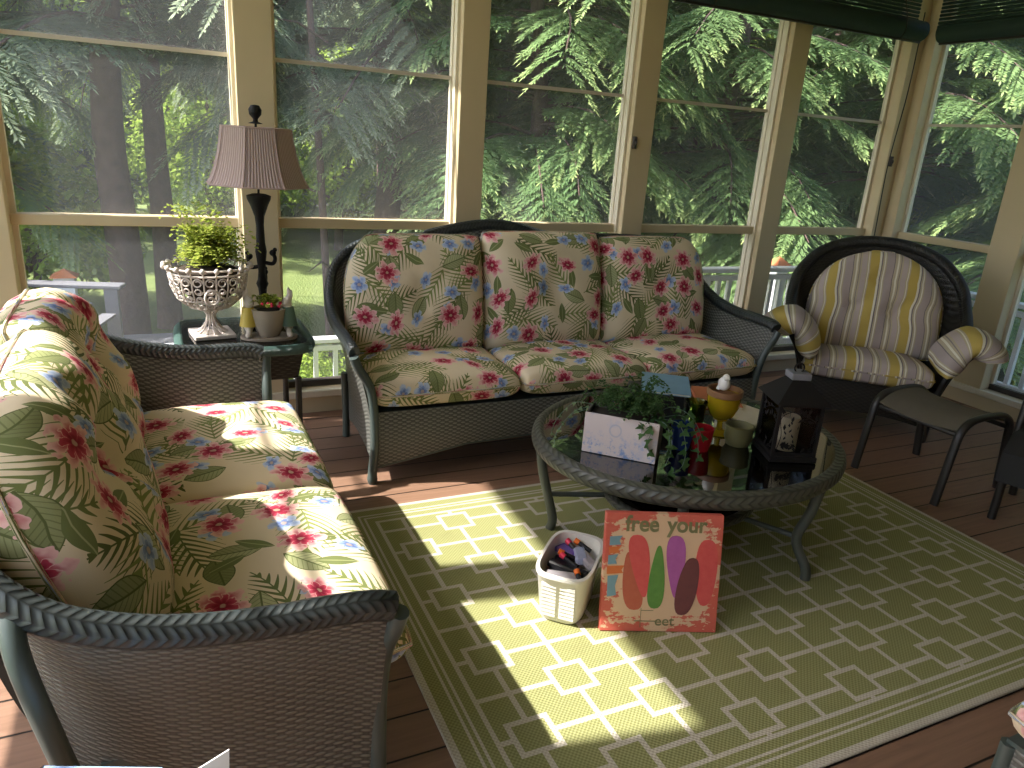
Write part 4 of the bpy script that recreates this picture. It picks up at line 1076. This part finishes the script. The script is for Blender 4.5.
# floral footstool, bottom right corner
fs = thing('wicker_footstool', 'wicker footstool with floral cushion at the bottom right corner', 'footstool', (1.80, .43, 0), R(0))
m = MB(); 
def fsf(u, v):
    c = [(-.23, -.23), (.23, -.23), (.23, .23), (-.23, .23), (-.23, -.23)]; u4 = u*4; i = min(int(u4), 3); f = u4-i
    return (c[i][0]+(c[i+1][0]-c[i][0])*f, c[i][1]+(c[i+1][1]-c[i][1])*f, .34-.22*v)
MB().shell(fsf, 48, 6, .012).build('apron', 'green_wicker', fs)
for a in (-1, 1):
    for b in (-1, 1): MB().tube([(a*.23, b*.23, .34), (a*.23, b*.23, 0)], .018, 8).build('leg', 'frame_green', fs)
B((-.235, -.235, .33), (.235, .235, .35)).build('deck', 'frame_green', fs)
mb = cushion(.50, .50, .12, px=7, py=7, e=.3, seed=71)
put_cushion('seat_cushion', 'floral cushion on the footstool at the bottom right corner', 'cushion', mb, wmat((1.80, .43, .412), 0) @ Matrix.Rotation(-PI/2, 4, 'X'), 'floral_fabric')

# little table bottom left with magazine
st = thing('wicker_stand', 'low wicker stand below the near arm of the loveseat', 'side table', (-.20, .85, 0), R(-22))
m = MB(); m.box((-.20, -.18, .50), (.20, .18, .525), .006); m.build('table_top', 'green_wicker', st)
for a in (-1, 1):
    for b in (-1, 1): MB().tube([(a*.17, b*.15, .50), (a*.175, b*.155, 0)], .015, 8).build('leg', 'frame_green', st)
book('magazine', 'blue and white magazine at the bottom left edge', (-.195, .938, .526), R(-22), .18, .24, .012, 'paper_blue')
m = MB(); m.add([(-.03, 0, 0), (.03, 0, 0), (.034, .004, .075), (-.030, .004, .045), (-.03, .03, 0), (.03, .03, 0), (.034, .006, .075), (-.030, .006, .045)], [(0, 1, 2, 3), (7, 6, 5, 4), (0, 3, 7, 4), (1, 5, 6, 2), (3, 2, 6, 7), (0, 4, 5, 1)], None, False)
o = m.build('folded_card', 'paper_white'); o.location = (-.005, .945, .526); tag(o, 'white folded card standing at the bottom edge beside the magazine', 'card')

# ------------------------------------------------------------ outdoors
GZ = -.85
# lawn, slightly undulating, hill behind
def ground(u, v):
    x = -30 + 70*u; y = 4.2 + 40*v; d = max(0, y - 20); return (x, y, GZ + .10*math.sin(x*.4)*math.sin(y*.3))
m = MB(); nx, ny = 90, 60; V = []; F = []
for i in range(nx+1):
    for j in range(ny+1):
        x = -40 + 90*i/nx; y = -22 + 46*j/ny
        V.append((x, y, GZ + .06*math.sin(x*.5)*math.sin(y*.4)))
for i in range(nx):
    for j in range(ny): F.append((i*(ny+1)+j, (i+1)*(ny+1)+j, (i+1)*(ny+1)+j+1, i*(ny+1)+j+1))
m.add(V, F, None, True); o = m.build('ground', 'lawn'); struct(o)
m = MB(); V = []; F = []; na, nd = 70, 12
for i in range(na+1):
    a = R(-50 + 210*i/na)
    for j in range(nd+1):
        d = 21 + 2.2*j; z = GZ - .15 + (j/nd)**1.2*15 + .5*math.sin(a*17+j) ; V.append((2 + math.sin(a)*d*1.05, 1 + math.cos(a)*d, z))
for i in range(na):
    for j in range(nd): F.append((i*(nd+1)+j, i*(nd+1)+j+1, (i+1)*(nd+1)+j+1, (i+1)*(nd+1)+j))
m.add(V, F, None, True); struct(m.build('ground_hillside', 'forest_floor'))

# raised deck strip outside with white railing
struct(B((1.9, YB+.17, -.16), (5.75, 4.55, -.02)).build('floor_outer_deck', 'grey_wood'))
struct(B((XR+.17, -2, -.16), (5.75, YB+.17, -.02)).build('floor_outer_walk', 'grey_wood'))
def railing(label, P0, P1, zt, zb, post_h, every=.105, cap=None, group=None, w=.032):
    P0 = Vector(P0); P1 = Vector(P1); d = P1 - P0; L = d.length; rz = math.atan2(d.y, d.x)
    r_ = thing('deck_railing', label, 'railing', (P0.x, P0.y, 0), rz, group)
    MB().box((0, -.045, zt-.035), (L, .045, zt), .006).build('top_rail', 'white_rail', r_)
    MB().box((0, -.02, zt-.10), (L, .02, zt-.06), .004).build('under_rail', 'white_rail', r_)
    MB().box((0, -.02, zb), (L, .02, zb+.05), .004).build('bottom_rail', 'white_rail', r_)
    n = int(L / every)
    for k in range(n):
        x = (k + .5) * L / n; MB().box((x-w/2, -w/2, zb+.04), (x+w/2, w/2, zt-.06)).build('baluster', 'white_rail', r_)
    for x in (0, L): MB().box((x-.045, -.045, post_h), (x+.045, .045, zt+.02), .004).build('post', 'white_rail', r_)
    return r_
railing('white railing seen behind the long sofa and corner chair', (2.0, 4.42, 0), (5.50, 4.42, 0), .68, .03, -.1)
railing('white railing outside the right hand windows', (5.50, 4.30, 0), (5.50, 1.2, 0), .64, .0, -.1)
rl = railing('low white railing beyond the windows on the left', (-1.6, 5.35, 0), (1.9, 5.35, 0), .02, -.70, GZ-.1, .14)
def capped_post(label, loc, z0, z1, s=.055):
    t = thing('capped_post', label, 'post', (loc[0], loc[1], 0)); MB().box((-s, -s, z0), (s, s, z1), .004).build('post', 'white_rail', t)
    m = MB(); q = s*1.35; m.add([(-q,-q,z1),(q,-q,z1),(q,q,z1),(-q,q,z1),(0,0,z1+.07)], [(3,2,1,0),(0,1,4),(1,2,4),(2,3,4),(3,0,4)], None, False); m.build('cap', 'copper', t)
capped_post('white post with orange cap beyond the railing left of the armchair', (4.64, 4.62), -.9, .66, .06)
capped_post('post with orange cap behind the grey garden chairs', (-.84, 7.5), GZ-.05, .10, .08)
# adirondack chairs on lawn
def adir():
    c = thing('adirondack_chair', 'grey slatted garden chair on the patio, left one of the pair', 'chair', (0, 0, 0))
    for k in range(6):
        x = -.25 + .1*k; h = .92 + .06*math.sin((k+.5)/6*PI)
        M_ = Matrix.Translation((x, .25, .2)) @ Matrix.Rotation(R(-22), 4, 'X'); m = MB(); m.box((-.043, -.01, 0), (.043, .01, h-.15), .003, M_); m.build('back_slat', 'grey_wood', c)
    for k in range(5): y = -.35 + .12*k; m = MB(); m.box((-.28, y-.05, .36 - .03*k), (.28, y+.05, .38 - .03*k)); m.build('seat_slat', 'grey_wood', c)
    for a in (-1, 1):
        m = MB(); m.box((a*.36-.07, -.45, .57), (a*.36+.07, .35, .60), .006); m.build('armrest', 'grey_wood', c)
        m = MB(); m.box((a*.32-.02, -.42, 0), (a*.32+.02, -.32, .57)); m.build('leg', 'grey_wood', c)
        m = MB(); m.box((a*.30-.02, .22, 0), (a*.30+.02, .32, .57)); m.build('leg', 'grey_wood', c)
    return c
a1 = adir(); a1.location = (-1.38, 6.0, -.38); a1.rotation_euler[2] = R(60)
a2 = copy_tree(a1); a2.location = (-.86, 6.25, -.38); a2.rotation_euler[2] = R(75); a2['label'] = 'grey slatted garden chair on the patio, nearer to the big trunks'
a1['group'] = a2['group'] = 'garden chairs on the patio'
struct(B((-2.4, 5.45, -.85), (.0, 7.2, -.38)).build('floor_patio', 'grey_wood'))
# dark green shed fence
fe = thing('board_fence', 'dark green board fence beyond the right hand windows', 'fence', (9.2, 4.2, GZ), R(-52))
m = MB()
for k in range(34): m.box((-.4 + k*.15, -.01, 0), (-.4 + k*.15+.143, .012, 2.05), .004)
m.build('boards', 'fence_green', fe); MB().box((-.4, .012, .4), (4.7, .05, .5)).build('rail', 'fence_green', fe); MB().box((-.4, .012, 1.7), (4.7, .05, 1.8)).build('rail', 'fence_green', fe)

# ---- trees
def hemlock_mesh(seed, H, nbr, Lmax, z0=1.0, tw=.018, fine=1.0, lift=0.0):
    """returns quads (N,4,3), v, U and branch tubes MB"""
    r = np.random.RandomState(seed); C = []; D = []; Nn = []; Ls = []; Ws = []; Vv = []; U0 = []
    wood = MB()
    for b in range(nbr):
        t = (b + r.uniform()) / nbr; z = z0 + (H - z0) * t ** 1.15; L = Lmax * (1 - .75 * t) * r.uniform(.7, 1.1); az = r.uniform(0, 2*PI)
        rise = r.uniform(.0, .35) + lift; n = 14; s_ = np.linspace(0, 1, n)
        hx = L * s_; hz = z + L * (rise * s_ - (.30 + rise) * s_ ** 2.2)
        az2 = az + r.uniform(-.3, .3) * s_
        P = np.stack([hx * np.cos(az2), hx * np.sin(az2), hz], 1)
        wood.tube([tuple(p) for p in P[::2]], [.022 * (1 - .8*q) * (L/2.2) for q in s_[::2]], 5, cap=False)
        bv = r.uniform(.0, 1)
        nb = int(38 * L / 2.2 * fine) + 8
        for k in range(nb):
            u = .12 + .88 * (k + r.uniform()) / nb; i = u * (n-1); i0 = min(int(i), n-2); p = P[i0] + (P[i0+1] - P[i0]) * (i - i0)
            tg = P[min(i0+1, n-1)] - P[i0]; tg /= np.linalg.norm(tg)
            side = np.cross(tg, [0, 0, 1]); side /= np.linalg.norm(side); sgn = 1 if k % 2 else -1
            bl = L * .34 * (1 - .55*u) * r.uniform(.7, 1.2) + .10
            dr = tg * .75 + side * sgn * .75 + np.array([0, 0, -.12]) + r.uniform(-.15, .15, 3); dr /= np.linalg.norm(dr)
            nt = max(6, int(bl / .015 * fine)); q_ = np.linspace(.06, 1, nt)
            pts = p + dr * (bl * q_)[:, None] + np.array([0, 0, -1]) * (bl * .20 * q_ ** 2)[:, None]
            pl_n = np.cross(dr, np.cross([0, 0, 1.], dr)); sd = np.cross(dr, pl_n); sd /= np.linalg.norm(sd)
            for sg in (1, -1):
                tl = (.085 * (1 - .65*q_) + .024) * r.uniform(.8, 1.2, nt) * (bl / .5) ** .5
                dd = dr[None] * .8 + sd[None] * sg * .75 + r.uniform(-.22, .22, (nt, 3)) + np.array([0, 0, -.12])
                C.append(pts); D.append(dd); Nn.append(np.tile(pl_n, (nt, 1)) + r.uniform(-.45, .45, (nt, 3))); Ls.append(tl); Ws.append(np.full(nt, tw * .5) * r.uniform(.7, 1.3, nt)); Vv.append(np.full(nt, bv) * .7 + r.uniform(0, .3, nt)); U0.append(q_ * u)
            C.append(pts[-1:]); D.append(dr[None] + [[0, 0, -.3]]); Nn.append(pl_n[None]); Ls.append(np.array([.10])); Ws.append(np.array([tw*.5])); Vv.append(np.array([bv])); U0.append(np.array([1.]))
    C = np.concatenate(C); D = np.concatenate(D); Nn = np.concatenate(Nn); Ls = np.concatenate(Ls); Ws = np.concatenate(Ws); Vv = np.concatenate(Vv); U0 = np.concatenate(U0)
    Q = leaf_quads(C, D, Nn, Ls, Ws, r)
    U = np.stack([U0*.6, U0*.6 + .15, U0*.6 + .45, U0*.6 + .15], 1)
    return Q, Vv, U, wood
TREES = {}
def proto(key, seed, H, nbr, Lmax, trunk_r, leaf='hemlock_leaf', bark='bark', **kw):
    root = thing('hemlock_tree', 'x', 'tree'); Q, Vv, U, wood = hemlock_mesh(seed, H, nbr, Lmax, **kw)
    quads_obj('foliage', Q, Vv, leaf, root, U)
    wood.build('branches', bark, root)
    r = random.Random(seed); P = [(.05*math.sin(i*1.3+seed)*i/5, .05*math.cos(i*1.7+seed)*i/5, -.3 + (H+.2)*i/12) for i in range(13)]
    MB().tube(cr(P, 3), [trunk_r * (1.18 if i < 2 else 1) * (1 - .85*(i/36)) for i in range(37)], 14).build('trunk', bark, root)
    TREES[key] = root; root['_used'] = 0
    return root
def plant(key, x, y, label, group=None, s=1.0, rz=None, cat='tree', sx=None, z=GZ):
    p = TREES[key]
    o = p if not p['_used'] else copy_tree(p)
    p['_used'] = 1
    o.location = (x, y, z); o.rotation_euler = (0, 0, rnd.uniform(0, 6.28) if rz is None else rz); o.scale = (s*(sx or 1), s*(sx or 1), s)
    o['label'] = label; o['category'] = cat
    if '_used' in o and o is not p: del o['_used']
    if group: o['group'] = group
    elif 'group' in o: del o['group']
    return o
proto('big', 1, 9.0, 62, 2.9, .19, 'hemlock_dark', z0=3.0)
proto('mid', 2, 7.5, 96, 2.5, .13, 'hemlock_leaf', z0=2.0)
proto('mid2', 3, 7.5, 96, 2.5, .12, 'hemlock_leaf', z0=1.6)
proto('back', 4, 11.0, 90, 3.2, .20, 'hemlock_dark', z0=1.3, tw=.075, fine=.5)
plant('big', -.40, 8.6, 'broad hemlock trunk behind the railing at far left', rz=.5)
plant('big', -.02, 9.3, 'second, slimmer hemlock trunk close to the right of the far left one', rz=2.2, sx=.75)
plant('big', 2.55, 9.2, 'hemlock with heavy trunk behind the gap left of the long sofa', rz=4.0)
plant('mid', 3.7, 7.5, 'bright green hemlock seen through the window above the middle sofa cushion', rz=1.0)
plant('mid2', 5.6, 6.7, 'bright hemlock seen through the window above the right sofa end', rz=2.4)
plant('mid', 7.5, 5.9, 'hemlock seen through the narrow window left of the corner post', rz=3.0)
plant('mid2', 8.5, 4.0, 'yellow-green hemlock hanging in front of the dark fence', rz=.2)
plant('mid2', -2.6, 9.6, 'hemlock left of the large trunks at the picture edge', rz=5.0)
plant('mid', 4.6, 11.6, 'hemlock deeper in the woods behind the middle of the long sofa', rz=2.0, s=1.1)
plant('mid2', 10.2, 6.2, 'hemlock behind the right end of the board fence', rz=1.9, s=1.1)
bk_xy = [(-7, 15), (-4.5, 19), (-1.5, 19.5), (1.2, 20.5), (4.6, 16.2), (6.4, 14), (8.3, 11.5), (10.4, 10), (12.2, 8.2), (13.2, 5.5), (13.6, 2.5), (5, 17), (9, 15), (13, 12), (15.5, 8.5), (-9, 11)]
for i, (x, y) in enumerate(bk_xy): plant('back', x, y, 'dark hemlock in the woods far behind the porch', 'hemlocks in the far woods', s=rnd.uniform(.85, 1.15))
plant('mid2', 6.9, 8.2, 'hemlock just behind the bright pair at the right windows', rz=4.1, s=1.05)
plant('mid', 4.9, 9.0, 'hemlock between and behind the two bright ones at the middle windows', rz=5.3, s=1.05)
# slim bare trunks in the woods
slim = [(1.5, 7.5), (5.2, 8.4), (6.3, 8.0), (7.2, 7.6), (5.9, 9.6), (6.8, 10.4), (8.0, 9.4), (9.3, 8.8), (3.2, 12.0), (-2.6, 11.8)]
for i, (x, y) in enumerate(slim):
    r_ = rnd.uniform(.03, .055); P = cr([(0, 0, -.2), (rnd.uniform(-.1, .1), 0, 2), (rnd.uniform(-.2, .2), .1, 4.5), (rnd.uniform(-.3, .3), 0, 8)], 5)
    m = MB(); m.tube(P, [r_*(1 - .6*k/len(P)) for k in range(len(P))], 8)
    for b in range(7):
        z = 1 + b*.7; a = rnd.uniform(0, 6.28); m.tube([(0, 0, z), (.35*math.cos(a), .35*math.sin(a), z+.12), (.8*math.cos(a), .8*math.sin(a), z+.1)], [.014, .01, .004], 5)
    o = m.build('bare_trunk', 'bark'); o.location = (x, y, GZ); tag(o, 'thin bare trunk among the shaded trees behind the windows', 'tree', 'thin trunks in the woods') if i else tag(o, 'slim bare trunk on the lawn just left of the long sofa', 'tree')
# deciduous bushes / trees
def bushmesh(seed, n, rx, rz_, L, leaf='broad_leaf'):
    r = np.random.RandomState(seed); nc = 26; cc = r.normal(size=(nc, 3)); cc /= np.linalg.norm(cc, axis=1, keepdims=True); cc *= r.uniform(.4, .9, (nc, 1)) * [rx, rx, rz_]
    k = r.randint(0, nc, n); off = r.normal(size=(n, 3)); off /= np.linalg.norm(off, axis=1, keepdims=True); off *= r.uniform(.7, 1.0, (n, 1)) * rx * .42
    C = cc[k] + off; D = off + r.normal(size=(n, 3))*.4*rx + [0, 0, -.1]; N = off + r.normal(size=(n, 3))*rx*.25 + [0, 0, .3*rx]
    D = np.cross(N, r.normal(size=(n, 3)))
    Q = leaf_quads(C, D, N, r.uniform(.6, 1.2, n)*L, r.uniform(.6, 1.2, n)*L*.32, r); Vv = r.uniform(0, 1, nc)[k]*.6 + r.uniform(0, .4, n)
    return Q, Vv
def bush_proto(key, seed, n, rx, rz_, L, zc, trunk):
    root = thing('leafy_tree', 'x', 'tree'); Q, Vv = bushmesh(seed, n, rx, rz_, L); Q = Q + np.array([0, 0, zc]); quads_obj('foliage', Q, Vv, 'broad_leaf', root)
    m = MB(); m.tube([(0, 0, -.3), (.05, 0, zc*.6), (0, .05, zc + rz_*.3)], [trunk, trunk*.8, trunk*.3], 8)
    for a in range(5): q = a*1.26; m.tube([(0, 0, zc*.55), (.3*rx*math.cos(q), .3*rx*math.sin(q), zc), (.6*rx*math.cos(q), .6*rx*math.sin(q), zc+rz_*.4)], [trunk*.5, trunk*.3, trunk*.1], 6)
    m.build('trunk', 'bark', root); TREES[key] = root; root['_used'] = 0
bush_proto('leafy', 11, 16000, 2.2, 2.2, .13, 2.6, .12)
bush_proto('shrub', 12, 5000, .85, .7, .07, .6, .03)
for x, y, s in ((-5.5, 18.5, 1.2), (-2.8, 18.6, 1.1), (.0, 20, 1.3), (3.2, 20.2, 1.3), (6.8, 18.5, 1.2), (10, 17, 1.2), (13, 15, 1.2), (16, 11, 1.2), (17.5, 7, 1.2), (17.5, 3, 1.2), (-8.5, 17, 1.2), (5.2, 15.6, .8), (8.2, 13.6, .8), (11.3, 11.6, .8)):
    plant('leafy', x, y, 'sunlit yellow-green leafy tree at the edge of the woods', 'leafy trees at the edge of the woods', s=s)
plant('leafy', .9, 16.0, 'sunlit leafy tree across the lawn between the lamp and the trunks', s=.9)
plant('leafy', 3.2, 15.2, 'sunlit leafy tree across the lawn behind the left sofa cushion', s=.85)
plant('leafy', -3.0, 14.6, 'sunlit leafy tree left of the two big trunks', s=.8)
for x, y, s, lab in ((-1.45, 9.9, 1.7, 'round green shrub behind the grey garden chairs'), (1.0, 5.9, .55, 'small shrub below the window beside the sofa arm'), (9.6, 4.2, 1.9, 'sunlit shrub behind the right hand railing'), (9.4, 2.0, 1.8, 'leafy shrub at the right end of the railing'), (9.9, 6.4, 1.8, 'big sunlit shrub behind the corner armchair'),
                     (4.6, 5.3, .8, 'green shrub behind the railing left of the armchair'), (6.0, 5.2, .9, 'green shrub behind the railing corner'), (3.4, 5.4, .7, 'green shrub behind the railing and long sofa')):
    plant('shrub', x, y, lab, s=s, cat='shrub')
